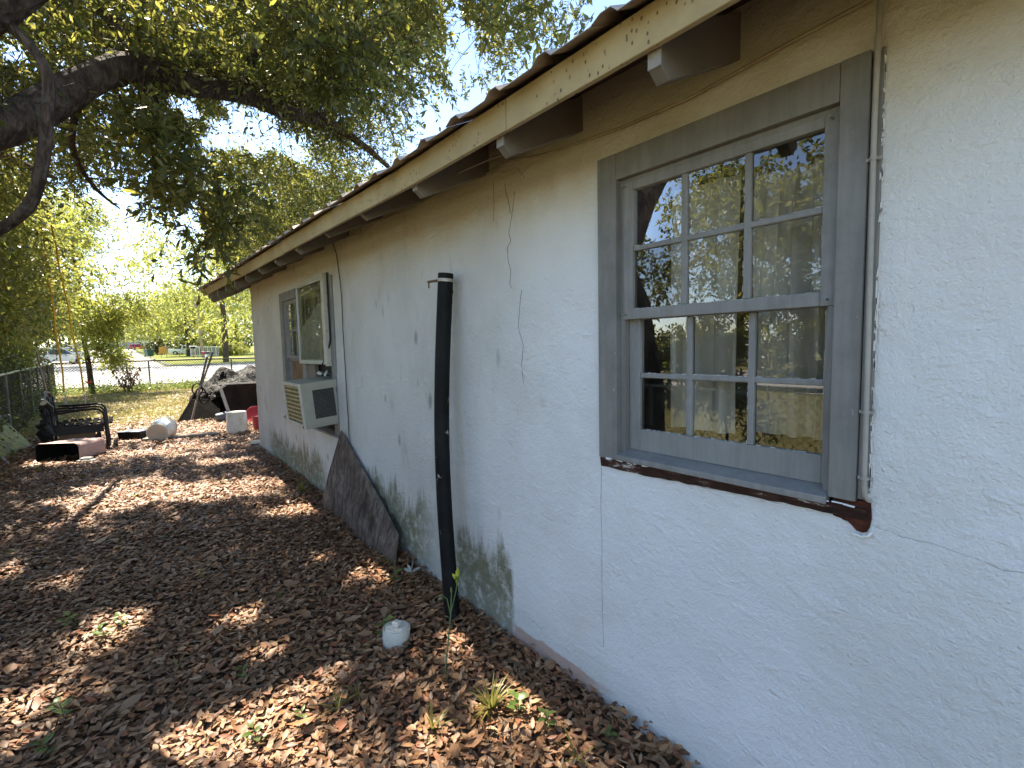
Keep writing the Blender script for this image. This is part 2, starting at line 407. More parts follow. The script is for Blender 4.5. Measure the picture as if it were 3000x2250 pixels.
# ------------------------------------------------------------------ ground, roads
def sheet(name, xs, ys, mat, lift=0, bumpy=0):
    X, Y = np.meshgrid(np.array(xs, float), np.array(ys, float)); Z = Gn(X, Y) + lift
    if bumpy:
        Z = Z + bumpy*np.array([[mnoise.noise((a*.9, b*.9, 3)) + .5*mnoise.noise((a*2.7, b*2.7, 8)) for a, b in zip(r, q)] for r, q in zip(X, Y)])
    ny, nx = X.shape
    i = np.arange(nx*ny).reshape(ny, nx)
    f = np.stack([i[:-1, :-1], i[:-1, 1:], i[1:, 1:], i[1:, :-1]], -1).reshape(-1, 4)
    o = npmesh(name, np.stack([X, Y, Z], -1).reshape(-1, 3), f, mat, None, True); o['kind'] = 'structure'; return o
xs = list(np.arange(-600, -30, 60)) + list(np.arange(-30, -4, 2)) + list(np.arange(-4, 4, .25)) + list(np.arange(4, 40, 3)) + list(np.arange(40, 700, 60))
ys = list(np.arange(-300, -8, 30)) + list(np.arange(-8, 0, 1)) + list(np.arange(0, 16, .25)) + list(np.arange(16, 34, 1)) + list(np.arange(34, 240, 6)) + list(np.arange(240, 1000, 80))
sheet('yard_ground', xs, ys, 'ground')
sheet('cross_street', list(np.arange(-90, 60, 5)), list(np.arange(29.5, 53, 1.5)), 'concrete', .03)
sheet('far_street', list(np.arange(-9, 3.3, 1)), list(np.arange(52.5, 190, 4)), 'concrete', .034)
sheet('side_street', list(np.arange(-17, -11, 1)), list(np.arange(-60, 28, 3)), 'concrete', .03)
sheet('driveway', list(np.arange(3.4, 40, 3)), [73, 74.5, 76, 77.5], 'concrete', .034)
for nm, x0, x1, y0, y1 in (('kerb', 3.3, 3.5, 53, 73), ('kerb', 3.3, 3.5, 78, 190), ('kerb', 3.5, 55, 52.9, 53.1)):
    mb = MB(); n = 12
    for i in range(n):
        a, b = (y0+(y1-y0)*i/n, y0+(y1-y0)*(i+1)/n) if x1-x0 < 1 else (y0, y1)
        p, q = (x0, x1) if x1-x0 < 1 else (x0+(x1-x0)*i/n, x0+(x1-x0)*(i+1)/n)
        z = G(0, (a+b)/2); mb.box(p, q, a, b, z-.2, z+.13)
    mb.build(nm, 'concrete')['kind'] = 'structure'

# ------------------------------------------------------------------ house
WX = 1.62
def fb(y): return 2.305 + max(0, y-2.2)*.022            # lower edge of the fascia
house = thing('house', (WX, 2, -.1), 'single storey white stucco house with tan fascia and corrugated metal roof', 'house')
# front wall: a grid with two openings
NW = (.392, 1.366, 1.0, 2.284); FW = (4.68, 6.62, .66, 2.235)
def cuts(lo, hi, st, extra):
    a = [v for v in np.arange(lo, hi, st) if all(abs(v-e) > st*.45 for e in extra)] + list(extra) + [hi]
    return sorted(a)
Ys = cuts(-5, 8.35, .05, (NW[0], NW[1], FW[0], FW[1])); Zs = cuts(-.45, 2.62, .05, (NW[2], NW[3], FW[2], FW[3]))
mb = MB(); idx = {}
def relief(y, z):
    d = .006*mnoise.noise((y*1.3, z*1.3, 5)) + .0035*mnoise.noise((y*5, z*5, 9)) + .002*mnoise.noise((y*14, z*14, 2))
    if 2.02 < y < 2.9 and z < .05: d += .010*ss(.05, -.12, z)
    return d
for i, y in enumerate(Ys):
    for j, z in enumerate(Zs):
        hole = any(abs(y-a) < 1e-6 or abs(z-b) < 1e-6 for a in (NW[0], NW[1], FW[0], FW[1]) for b in (NW[2], NW[3], FW[2], FW[3]))
        idx[i, j] = len(mb.v); mb.v.append((WX - relief(y, z), y, z))
inh = lambda y, z: any(h[0] < y < h[1] and h[2] < z < h[3] for h in (NW, FW))
for i in range(len(Ys)-1):
    for j in range(len(Zs)-1):
        if not inh((Ys[i]+Ys[i+1])/2, (Zs[j]+Zs[j+1])/2): mb.f.append((idx[i, j], idx[i, j+1], idx[i+1, j+1], idx[i+1, j]))
for h in (NW, FW):                                       # reveals
    for a, b in (((h[0], h[2]), (h[0], h[3])), ((h[0], h[3]), (h[1], h[3])), ((h[1], h[3]), (h[1], h[2])), ((h[1], h[2]), (h[0], h[2]))):
        mb.quad((WX-.004, *a), (WX-.004, *b), (WX+.2, *b), (WX+.2, *a))
mb.quad((WX, 8.35, -.45), (WX, 8.35, 2.62), (8, 8.35, 2.62), (8, 8.35, -.45))
mb.build('wall', 'stucco', house, True, fix=False)
mb = MB()
mb.box(WX+.06, 8, 8.36, 8.38, 2.3, 2.75); mb.box(8, 8.1, -5, 8.35, -.4, 2.6); mb.box(WX, 8.1, -5.1, -5, -.4, 2.6)
mb.quad((WX+.2, 8.37, 2.6), (8, 8.37, 2.6), (4.8, 8.37, 4.1)); mb.build('back_wall', 'stucco', house)
MB().box(3.2, 3.25, -5, 8.2, -.4, 2.6).build('interior_wall', 'interior', house)
MB().box(WX+.21, 3.2, -5, 8.2, -.1, -.05).build('interior_floor', 'brown_wood', house)
MB().box(WX+.21, 3.2, -5, 8.2, 2.58, 2.6).build('interior_ceiling', 'interior', house)
# roof deck boards, rafters, fascia
for k in range(5):
    mb = MB(); y0, y1 = -4.5+k*2.85, -4.5+(k+1)*2.85-.004
    a, b = fb(y0)-2.305, fb(y1)-2.305
    for (xa, za, xb, zb) in ((1.165, 2.375, 1.40, 2.488), (1.402, 2.489, 1.66, 2.613)):
        n = len(mb.v)
        mb.v += [(xa, y0, za+a), (xb, y0, zb+a), (xb, y1, zb+b), (xa, y1, za+b), (xa, y0, za+a+.02), (xb, y0, zb+a+.02), (xb, y1, zb+b+.02), (xa, y1, za+b+.02)]
        mb.f += [tuple(n+i for i in q) for q in ((0, 1, 2, 3), (4, 5, 6, 7), (0, 1, 5, 4), (2, 3, 7, 6), (0, 3, 7, 4), (1, 2, 6, 5))]
    mb.build('roof_deck', 'deck', house)
for k in range(-6, 13):
    y = .80 + .682*k
    ze = 2.235 + .075*ss(1.3, 3.4, y) + (.012 if k % 3 == 1 else 0); zt = ze + .135 + .3*(fb(y)-2.305)
    pr = [(1.178, ze+.03), (1.215, ze), (1.64, ze+.205), (1.64, zt+.215), (1.178, zt)]
    MB().prism(pr, y-.021, y+.021).build('rafter', 'rafter', house, bevel=.003)
    MB().prism([(1.174, ze+.030), (1.178, ze+.0285), (1.178, zt-.02), (1.174, zt-.02)], y-.0205, y+.0205).build('rafter_end', 'rafter_tip', house)
for k in range(2):                                       # lookouts past the gable
    MB().prism([(1.178, 2.40), (1.64, 2.62), (1.64, 2.72), (1.178, 2.50)], 8.75+.5*k, 8.79+.5*k).build('rafter', 'rafter', house)
seams = [-4.5, -1.6, 1.409, 4.533, 9.6]
for i in range(4):
    mb = MB(); y0, y1 = seams[i]+.003, seams[i+1]-.003; n = 14; dz = (0, .0, .003, -.002)[i]
    for j in range(n+1):
        y = y0+(y1-y0)*j/n; z = fb(y)+dz+.004*mnoise.noise((y*.8, i, 1)); w = .003*mnoise.noise((y*1.1, i, 6))
        mb.v += [(1.146+w, y, z), (1.166+w, y, z), (1.166+w, y, z+.112), (1.146+w, y, z+.112)]
    for j in range(n):
        for q in range(4): mb.f.append((j*4+q, j*4+(q+1) % 4, j*4+4+(q+1) % 4, j*4+4+q))
    mb.f += [(0, 1, 2, 3), tuple(n*4+q for q in (3, 2, 1, 0))]
    mb.build('fascia_board', 'fascia', house, bevel=.003)
MB().prism([(1.15, 2.47), (4.85, 4.25), (4.85, 4.38), (1.15, 2.60)], 9.6, 9.625).build('rake_board', 'fascia', house)
# corrugated sheets, three ribs each
P = .254
def rz(x, y): return 2.400 + (fb(y)-2.305) + .48*(x-1.08)
k = 0; y = -4.4
while y < 9.7:
    mb = MB(); prof = []
    for r in range(3):
        for dy, dz in ((0, 0), (.165, 0), (.188, .022), (.224, .022)): prof.append((y+r*P+dy, dz))
    prof.append((y+3*P+.012, .002)); sk = .006*mnoise.noise((k*3.1, 2, 2)); e = 1.075 + .012*mnoise.noise((k*1.7, 5, 1)); n = len(prof)
    for x in (e, 4.8):
        for t in (0, .0025):
            for yy, dz in prof: mb.v.append((x, yy, rz(x, yy)+dz+t+sk+(k % 2)*.003))
    for i in range(n-1):
        mb.f += [(i, i+1, 2*n+i+1, 2*n+i), (n+i, n+i+1, 3*n+i+1, 3*n+i), (i, i+1, n+i+1, n+i)]
    mb.build('roof_sheet', 'roof_metal', house); y += 3*P; k += 1
mb = MB(); mb.quad((4.8, -4.4, 4.19), (8.6, -4.4, 2.4), (8.6, 9.7, 2.55), (4.8, 9.7, 4.35)); mb.build('rear_roof', 'roof_metal', house)
# cracks (open hairline gaps in the stucco)
def ribbon(pts, w):
    mb = MB(); pts = [(Vector(p)) for p in pts]; fine = []
    for a, b in zip(pts, pts[1:]):
        for i in range(5): fine.append(a.lerp(b, i/5) + Vector((0, .004*mnoise.noise((a.x*90+i*1.7, a.y*50, 1)), 0)))
    for i, p in enumerate(fine):
        q = w*(.45+.55*abs(math.sin(i*1.9)))
        x = WX - relief(p.x, p.y) - .0012
        mb.v += [(x, p.x-q, p.y), (x, p.x+q, p.y+q*.3), (x+.006, p.x+q, p.y+q*.3), (x+.006, p.x-q, p.y)]
    for i in range(len(fine)-1):
        for q in range(4): mb.f.append((i*4+q, i*4+(q+1) % 4, i*4+4+(q+1) % 4, i*4+4+q))
    mb.build('crack', 'crack', house)
V2 = lambda *a: [Vector((p[0], p[1], 0)) for p in a]
ribbon(V2((1.905, 2.42), (1.88, 2.389), (1.843, 2.346)), .0011)
ribbon(V2((2.007, 2.367), (2.0, 2.323), (1.98, 2.277), (1.966, 2.211), (1.953, 2.2), (1.967, 2.164), (1.986, 2.11), (1.971, 2.065), (1.997, 2.038), (1.995, 1.973), (1.973, 1.912), (1.983, 1.849), (1.97, 1.821), (1.888, 1.804), (1.904, 1.718), (1.921, 1.614), (1.883, 1.524), (1.90, 1.42), (1.885, 1.30)), .0013)
ribbon(V2((1.925, 2.31), (1.945, 2.23), (1.953, 2.2)), .001)
ribbon(V2((2.104, 2.40), (2.104, 2.28), (2.118, 2.176)), .0009)
ribbon(V2((.381, .992), (.344, .985), (.307, .976), (.25, .98), (.12, .955), (-.05, .965)), .0012)
ribbon(V2((1.372, .98), (1.374, .8), (1.37, .6), (1.373, .3), (1.36, .1)), .0004)
ribbon(V2((2.15, .99), (2.08, .985), (2.02, .995), (1.99, .97)), .0012)
# ------------------------------------------------------------------ near window (a part of the house)
def part_empty(name, parent):
    o = bpy.data.objects.new(name, None); C.objects.link(o); o.parent = parent; return o
def near_window():
    CX = 1.604
    mb = MB()
    mb.box(CX, 1.70, .491, 1.272, 2.182, 2.288)
    c = mb.build('window', 'casing', house, bevel=.003); c['label'] = 'grey six over six sash window nearest the camera'
    MB().box(CX-.002, 1.71, .420, .490, 1.052, 2.288).build('casing', 'casing', c, bevel=.003)
    MB().box(CX+.006, 1.71, .390, .4185, 1.06, 2.286).build('casing', 'casing', c, bevel=.004)
    MB().box(CX-.001, 1.71, 1.273, 1.370, 1.025, 2.288).build('casing', 'casing', c, bevel=.003)
    # jamb stops
    mb = MB(); mb.box(1.632, 1.72, .4905, .512, 1.05, 2.1815); mb.box(1.632, 1.72, 1.252, 1.2725, 1.05, 2.1815); mb.box(1.632, 1.72, .512, 1.252, 2.165, 2.1815)
    mb.build('jamb', 'casing', c)
    # sashes
    def sash(x, y0, y1, z0, z1, gy0, gy1, gz0, gz1, m1, m2, mz):
        mb = MB(); t = .034
        mb.box(x, x+t, y0, gy0, z0, z1); mb.box(x, x+t, gy1, y1, z0, z1)
        mb.box(x+.001, x+t-.001, gy0, gy1, z0, gz0); mb.box(x+.001, x+t-.001, gy0, gy1, gz1, z1)
        s = mb.build('sash', 'sash', c, bevel=.0025)
        for m in (m1, m2): MB().box(x+.004, x+t-.004, m-.0115, m+.0115, gz0, gz1).build('muntin', 'sash', c, bevel=.004)
        MB().box(x+.005, x+t-.005, gy0, gy1, mz-.010, mz+.010).build('muntin', 'sash', c, bevel=.004)
        ye = [gy0, m1-.0115, m1+.0115, m2-.0115, m2+.0115, gy1]; ze = [gz0, mz-.010, mz+.010, gz1]
        for i in (0, 2, 4):
            for j in (0, 2):
                tilt = random.uniform(-.0012, .0012); tz = random.uniform(-.0012, .0012)
                mb = MB(); a, b, p, q = ye[i], ye[i+1], ze[j], ze[j+1]
                mb.v = [(x+.016+sx*tilt+sz*tz, yy, zz) for yy, sx in ((a, -1), (b, 1)) for zz, sz in ((p, -1), (q, 1))]; mb.f = [(0, 1, 3, 2)]
                mb.build('pane', 'glass', c)
                pt = MB()   # glazing putty, chipped
                for (u, v) in (((a, p), (b, p)), ((a, p), (a, q))):
                    n = 9
                    for w in range(n):
                        if random.random() < .55:
                            t0, t1 = w/n, (w+random.uniform(.5, 1))/n; r = random.uniform(.0025, .005)
                            pa = (x+.012, u[0]+(v[0]-u[0])*t0, u[1]+(v[1]-u[1])*t0); pb = (x+.012, u[0]+(v[0]-u[0])*t1, u[1]+(v[1]-u[1])*t1)
                            pt.bar(pa, pb, r*1.6, r)
                if pt.v: pt.build('putty', 'putty', c)['kind'] = 'stuff'
    sash(1.626, .4925, 1.2555, 1.618, 2.164, .533, 1.207, 1.660, 2.132, .7535, .983, 1.900)
    sash(1.663, .5125, 1.2515, 1.070, 1.640, .528, 1.200, 1.160, 1.617, .7485, .980, 1.386)
    mb = MB(); pr = [(1.590, 1.030), (1.590, 1.052), (1.665, 1.069), (1.72, 1.069), (1.72, 1.030)]
    mb.prism(pr, .491, 1.2725); mb.build('sill', 'sash', c, bevel=.003)
    # rotten sub-sill
    mb = MB(); n = 26
    for i in range(n+1):
        y = 1.364-(1.364-.392)*i/n; d = .012*mnoise.noise((y*17, 1, 1)); e = .006*mnoise.noise((y*33, 4, 1))
        zt = 1.024+ .012*ss(1.3, .45, y); zb = .984 + .016*ss(1.3, .5, y) + e
        mb.v += [(1.602+abs(d)*.6, y, zt), (1.609+abs(d), y, zb), (1.66, y, zb), (1.66, y, zt)]
    for i in range(n):
        for q in range(4): mb.f.append((i*4+q, i*4+(q+1) % 4, i*4+4+(q+1) % 4, i*4+4+q))
    mb.f += [(0, 1, 2, 3), tuple(n*4+q for q in (3, 2, 1, 0))]
    mb.build('sub_sill', 'rotten_wood', c)
    # rot hole under the right casing
    mb = MB(); ring = []; cy, cz = .408, .994
    poly = [(.478, 1.048), (.43, 1.053), (.386, 1.060), (.383, 1.01), (.386, .982), (.392, .970), (.404, .964), (.418, .967), (.429, .979), (.440, .987), (.458, .992), (.478, .997)]
    for a_, b_ in zip(poly, poly[1:]+poly[:1]):
        for q_ in (0, .5): ring.append((a_[0]+(b_[0]-a_[0])*q_+.0025*mnoise.noise((a_[0]*300+q_*5, a_[1]*200, 1)), a_[1]+(b_[1]-a_[1])*q_+.0025*mnoise.noise((a_[0]*200, a_[1]*300+q_*5, 4))))
    n = len(ring)
    for x in (1.6135, 1.65):
        mb.v += [(x + (0.02 if x > 1.64 else .004*mnoise.noise((a*90, b*90, 1))), a, b) for a, b in ring]
    mb.f = [tuple(range(n)), tuple(range(2*n-1, n-1, -1))] + [(i, (i+1) % n, n+(i+1) % n, n+i) for i in range(n)]
    mb.build('rot_hole', 'hole', c)
    mb = MB()                                            # torn stucco lip
    for j in range(10):
        t = math.pi*(1.10+.62*j/10); rr = .026+.004*random.random(); mb.bar((1.611, cy+math.cos(t)*rr, cz-.012+math.sin(t)*rr), (1.6095, cy+math.cos(t+.2)*rr, cz-.012+math.sin(t+.2)*rr), .006+.004*random.random(), .006)
    mb.build('torn_edge', 'flake', c)
    mb = MB()                                            # flaked paint along the sill and the casing edge
    for i in range(46):
        y = random.uniform(.42, 1.34); z = 1.026+ .012*ss(1.3, .45, y) + random.uniform(-.004, .006) if i % 3 else .980+.016*ss(1.3, .5, y)
        L = random.uniform(.008, .03); mb.bar((1.6, y, z), (1.601, y+L, z+random.uniform(-.003, .003)), .004, random.uniform(.002, .005))
    for i in range(60):
        z = random.uniform(1.05, 2.27); mb.bar((1.611, .389+random.uniform(-.003, .003), z), (1.611, .389+random.uniform(-.003, .003), z+random.uniform(.01, .05)), .004, .003)
    mb.build('paint_flakes', 'flake', c)['kind'] = 'stuff'
    for (y, z) in ((.512, 2.150), (1.24, 2.150), (1.238, 1.637), (.512, 1.637), (1.31, 1.42), (1.33, 1.93), (.455, 1.30), (.46, 2.1)):
        MB().tube([(1.6005, y, z), (1.606 if y < .48 or y > 1.26 else 1.63, y, z)], .0035, 8).build('nail', 'sash', c)
near_window()
# curtain behind the near window
def drape(name, x, y0, y1, z0, z1, n, amp, label):
    t = thing(name, (x, (y0+y1)/2, z0), label, 'curtain', 'curtains behind the near window'); mb = MB(); m = 10
    for i in range(n*8+1):
        u = i/(n*8); y = y0+(y1-y0)*u
        for j in range(m+1):
            w = j/m; a = amp*(.6+.4*math.sin(u*9+y0*7))*(1-.15*w)
            mb.v.append((x+a*math.sin(u*n*2*math.pi+.8*math.sin(w*2+u*5))+.008*mnoise.noise((y*8, w*3, 1)), y+.006*math.sin(w*4+i), z0+(z1-z0)*w))
    for i in range(n*8):
        for j in range(m): mb.f.append((i*(m+1)+j, i*(m+1)+j+1, (i+1)*(m+1)+j+1, (i+1)*(m+1)+j))
    mb.build('cloth', 'curtain', t, True, fix=False)
drape('curtain', 1.765, .40, .79, 1.19, 2.09, 6, .030, 'pleated pale curtain at the right of the near window')
drape('curtain', 1.765, .845, 1.115, 1.17, 2.12, 3, .024, 'pale curtain left of the brown post in the near window')
mb = MB(); mb.box(1.87, 1.90, .77, .855, -.05, 2.55)
tag(mb.build('post', 'brown_wood'), 'reddish brown wooden post seen between the two curtains', 'post')
tag(MB().box(1.83, 1.85, .38, 1.40, 2.06, 2.28).build('valance', 'deck'), 'dark brown valance across the top of the near window', 'valance')
MB().box(1.70, 1.86, .40, 1.36, 1.06, 1.145).build('window_stool', 'deck', house)
# conduit on the casing
cd = thing('conduit_pipe', (1.59, .4, 1.05), 'thin grey conduit running down the right edge of the near window frame', 'conduit')
pts = [(1.594, .400, 2.54), (1.592, .402, 2.42), (1.591, .403, 2.29), (1.590, .4045, 2.1), (1.590, .404, 2.0), (1.590, .4015, 1.7), (1.590, .399, 1.4), (1.590, .3975, 1.15), (1.590, .396, 1.105), (1.592, .3935, 1.078), (1.60, .390, 1.066), (1.612, .387, 1.062)]
MB().tube(pts, .0068, 10).build('pipe', 'conduit', cd, True)
for z, y in ((1.998, .404), (1.315, .3985), (1.128, .397)):
    MB().tube([(1.5905, y, z-.004), (1.5905, y, z+.004)], .0095, 12).box(1.5955, 1.602, y-.018, y+.018, z-.004, z+.004).build('strap', 'conduit', cd)
MB().tube([(1.5915, .4025, 2.27), (1.591, .403, 2.31)], .0085, 10).build('coupling', 'conduit', cd, True)
# cables under the eave
cb = [(1.603, -.6, 2.44), (1.603, .0, 2.43), (1.603, .427, 2.415), (1.604, .65, 2.399), (1.604, .954, 2.372), (1.606, 1.25, 2.378), (1.606, 1.464, 2.395), (1.604, 1.629, 2.406), (1.600, 1.80, 2.43), (1.603, 1.942, 2.462), (1.603, 2.128, 2.453), (1.600, 2.512, 2.472), (1.602, 3.042, 2.466), (1.600, 3.607, 2.50), (1.602, 3.883, 2.473), (1.604, 4.349, 2.515)]
tag(MB().tube(cb, .0055, 6).build('cable', 'cable', None, True), 'tan cable stapled along the wall under the eave', 'cable')
tag(MB().tube([(1.603, 4.591, 2.54), (1.600, 4.478, 2.395), (1.601, 4.43, 2.18), (1.602, 4.406, 2.0), (1.600, 4.41, 1.7), (1.602, 4.404, 1.412), (1.601, 4.40, 1.1), (1.602, 4.392, .876), (1.60, 4.388, .60)], .0055, 6).build('cable', 'dark_cable', None, True), 'thin dark cable hanging down the wall beside the far window', 'cable')
tag(MB().tube([(1.20, 2.5, 2.36), (1.30, 2.35, 2.39), (1.42, 2.15, 2.42), (1.5, 1.98, 2.455), (1.55, 1.9, 2.47)], .003, 5).build('wire', 'cable', None, True), 'loose wire slung across the rafter tails under the eave', 'wire')
# ------------------------------------------------------------------ far window
def far_window():
    CX = 1.606
    c = MB().box(CX, 1.70, 4.79, 6.51, 2.13, 2.238).build('window', 'casing', house, bevel=.003)
    c['label'] = 'grey double window with an air conditioner in its right half'
    MB().box(CX, 1.71, 4.675, 4.788, .66, 2.238).build('casing', 'casing', c, bevel=.003)
    MB().box(CX, 1.71, 6.512, 6.63, .66, 2.238).build('casing', 'casing', c, bevel=.003)
    MB().box(CX+.004, 1.71, 5.66, 5.78, .70, 2.129).build('mullion', 'casing', c, bevel=.003)
    MB().prism([(1.585, .655), (1.585, .675), (1.66, .70), (1.71, .70), (1.71, .655)], 4.66, 6.66).build('sill', 'casing', c, bevel=.003)
    for (y0, y1, tag_) in ((5.782, 6.51, 1), (4.79, 5.658, 0)):
        x = 1.632; mb = MB()
        z0, z1 = 1.42, 2.128
        mb.box(x, x+.034, y0, y0+.045, z0, z1).box(x, x+.034, y1-.045, y1, z0, z1).box(x+.001, x+.033, y0+.045, y1-.045, z0, z0+.04).box(x+.001, x+.033, y0+.045, y1-.045, z1-.045, z1)
        mb.build('sash', 'sash', c)
        w = (y1-y0-.09)/3
        for k in (1, 2): MB().box(x+.005, x+.03, y0+.045+w*k-.011, y0+.045+w*k+.011, z0+.04, z1-.045).build('muntin', 'sash', c)
        MB().box(x+.006, x+.029, y0+.045, y1-.045, 1.755, 1.777).build('muntin', 'sash', c)
        for k in range(3):
            for (a, b) in ((z0+.04, 1.755), (1.777, z1-.045)):
                p = y0+.045+w*k+.011; t = random.uniform(-.0015, .0015)
                MB().quad((x+.015+t, p, a), (x+.015-t, p, b), (x+.015-t, p+w-.022, b), (x+.015+t, p+w-.022, a)).build('pane', 'old_glass', c)
    # lower left sash: one boarded light
    mb = MB(); x = 1.668
    mb.box(x, x+.034, 5.782, 5.83, .70, 1.43).box(x, x+.034, 6.46, 6.51, .70, 1.43).box(x+.001, x+.033, 5.83, 6.46, .70, .78).box(x+.001, x+.033, 5.83, 6.46, 1.39, 1.43)
    mb.build('sash', 'sash', c)
    MB().box(x+.012, x+.02, 5.83, 6.46, .78, 1.39).build('boarded_light', 'panel_tan', c)
    # right half below the meeting rail: side filler strip, and a black sheet for the opening's shade
    MB().box(1.69, 1.70, 4.79, 5.658, .70, 1.42).build('dark_opening_sheet', 'black', c)
    MB().box(1.635, 1.67, 5.40, 5.658, .70, 1.40).build('filler_strip', 'rafter', c)
far_window()
st = thing('storm_window', (1.575, 5.26, 1.36), 'aluminium storm window hung over the right half of the far window', 'storm window')
x0, x1 = 1.562, 1.590; a, b, z0, z1 = 4.83, 5.715, 1.375, 2.240
mb = MB(); mb.box(x0, x1, a, a+.035, z0, z1).box(x0, x1, b-.035, b, z0, z1).box(x0+.001, x1-.001, a+.035, b-.035, z0, z0+.04).box(x0+.001, x1-.001, a+.035, b-.035, z1-.035, z1)
mb.build('frame', 'storm_frame', st, bevel=.003)
MB().box(1.560, 1.605, 4.775, 4.822, 1.36, 2.262).build('side_channel', 'ac_white', st, bevel=.002)
MB().quad((x0+.012, a+.035, z0+.04), (x0+.012, a+.035, z1-.035), (x0+.012, b-.035, z1-.035), (x0+.012, b-.035, z0+.04)).build('pane', 'old_glass', st)
mb = MB(); n = 10
top = lambda u: z0+.04+(.38+.36*u)*.85 + .03*mnoise.noise((u*7, 1, 3))
for i in range(n+1):
    y = b-.04-(b-a-.08)*i/n; u = i/n
    for j in range(6):
        w = j/5; mb.v.append((x0+.020+.005*mnoise.noise((y*6, w*4, 2)), y, z0+.042+(min(top(u), z1-.04)-z0-.042)*w))
for i in range(n):
    for j in range(5): mb.f.append((i*6+j, i*6+j+1, i*6+7+j, i*6+6+j))
mb.build('plastic_sheet', 'plastic_sheet', st, True, fix=False)
MB().tube([(1.60, 4.77, 2.27), (1.59, 4.74, 1.95), (1.598, 4.755, 1.62), (1.575, 4.80, 1.47), (1.56, 4.92, 1.375)], .008, 6).build('loose_gasket', 'black', st, True)
# ------------------------------------------------------------------ air conditioner, tilted out of the window
ac = thing('air_conditioner', (1.46, 4.99, .80), 'beige window air conditioner tilted outward in the far window', 'air conditioner')
T = Matrix.Translation((1.64, 4.99, .80)) @ Matrix.Rotation(R(-4.5), 4, 'Y')
w = .31; d = .335; h = .435
def abox(mb, *q): return mb.box(*q, mat=T)
mb = MB(); abox(mb, -d, .10, -w, -w+.012, 0, h); abox(mb, -d, .10, w-.012, w, 0, h); abox(mb, -d, .10, -w+.012, w-.012, h-.012, h); abox(mb, -d, .10, -w+.012, w-.012, 0, .012); mb.build('casing', 'ac_beige', ac, bevel=.006)
mb = MB(); f = .045; X0, X1 = -d-.012, -d+.004
abox(mb, X0, X1, -w, -w+f, 0, h); abox(mb, X0, X1, w-f, w, 0, h); abox(mb, X0+.001, X1-.001, -w+f, w-f, 0, f); abox(mb, X0+.001, X1-.001, -w+f, w-f, h-f*.7, h)
mb.build('rear_frame', 'ac_white', ac, bevel=.004)
mb = MB(); abox(mb, -d+.006, -d+.02, -w+f, w-f, f, h-f*.7); mb.build('coil', 'coil', ac)
for k in range(9):
    z = f+.02+k*.040; mb = MB(); abox(mb, -d-.004, -d+.005, -w+f, w-f, z, z+.012); mb.build('grille_bar', 'coil_fin', ac)
mb = MB(); abox(mb, -d+.10, -.035, -w-.0005, -w+.013, .085, h-.075); mb.build('louver_dark_plate', 'black', ac)  # flush black plates: the recess shade is put into their colour
for k in range(22):
    z = .09+k*(h-.17)/22; mb = MB(); abox(mb, -d+.103, -.038, -w-.003, -w+.004, z, z+.0045); mb.build('louver', 'dark_cable', ac)
mb = MB(); abox(mb, -.012, .03, -w-.0005, -w+.013, .085, h-.075); mb.build('louver_dark_plate', 'black', ac)
mb = MB(); abox(mb, -d+.02, .09, -w-.004, -w, .030, .040); abox(mb, -d+.02, .09, -w-.004, -w, h-.045, h-.035); mb.build('trim_rib', 'ac_beige', ac)
mb = MB(); mb.tube([T @ Vector((-d-.016, -w+.035, .022)), T @ Vector((-d-.010, -w+.035, .022))], .011, 10); mb.build('screw_hole', 'black', ac)
rg = MB()
for i in range(7):
    for j in range(5):
        rg.v.append((1.55+.03*j/2+.02*mnoise.noise((i, j, 1)), 4.80+.05*i, 1.262+.05*abs(mnoise.noise((i*1.3, j*1.3, 7)))+(.02 if 0 < j < 4 else 0)))
for i in range(6):
    for j in range(4): rg.f.append((i*5+j, i*5+j+1, i*5+6+j, i*5+5+j))
tag(rg.build('plastic_bag', 'plastic_sheet', None, True, fix=False), 'crumpled clear plastic stuffed above the air conditioner', 'plastic bag')

# ------------------------------------------------------------------ things on the wall
bp = thing('black_pipe', (1.42, 2.38, -.13), 'bowed black plastic pipe standing against the white wall', 'pipe')
cv = []
for i in range(15):
    u = i/14; z = -.16 + 2.12*u
    cv.append((1.445 + .095*u**1.1, 2.385 + .10*u + .085*math.sin(u*math.pi*.95)**1.2, z))
mb = MB().tube(cv, .046, 20, False)
mb.tube([Vector(cv[-1]) - Vector((0, 0, .12)), Vector(cv[-1]) - Vector((0, 0, .10))], .041, 20); mb.build('pipe', 'black_pipe', bp, True, fix=False)
topv = Vector(cv[-1]); dirv = (topv-Vector(cv[-2])).normalized()
q0, q1 = topv-dirv*.050, topv-dirv*.032
MB().tube([q0, q1], .0478, 22).build('hose_clamp', 'steel', bp, True)
MB().tube([q0+dirv*.012+Vector((-.03, .045, 0)), q0+dirv*.012+Vector((-.03, .155, .004))], .008, 8).tube([q0+dirv*.012+Vector((-.03, .148, .004)), q0+dirv*.012+Vector((-.03, .150, -.035))], .005, 6).build('clamp_screw', 'rust', bp)
# plywood board
pb = thing('plywood_board', (1.47, 3.9, -.1), 'weathered dark plywood board leaning on the wall below the far window', 'board')
mb = MB(); A = [(1.585, 4.56, .742), (1.572, 4.10, .50), (1.555, 3.62, .27), (1.535, 3.30, .105), (1.44, 3.20, -.16), (1.455, 3.9, -.19), (1.475, 4.5, -.19), (1.48, 5.02, -.17), (1.53, 4.82, .28)]
n = len(A); mb.v = [Vector(p) for p in A] + [Vector(p)+Vector((.012, 0, .002)) for p in A]
mb.v = [tuple(v) for v in mb.v]; mb.f = [tuple(range(n)), tuple(range(2*n-1, n-1, -1))] + [(i, (i+1) % n, n+(i+1) % n, n+i) for i in range(n)]
mb.build('panel', 'plywood', pb)
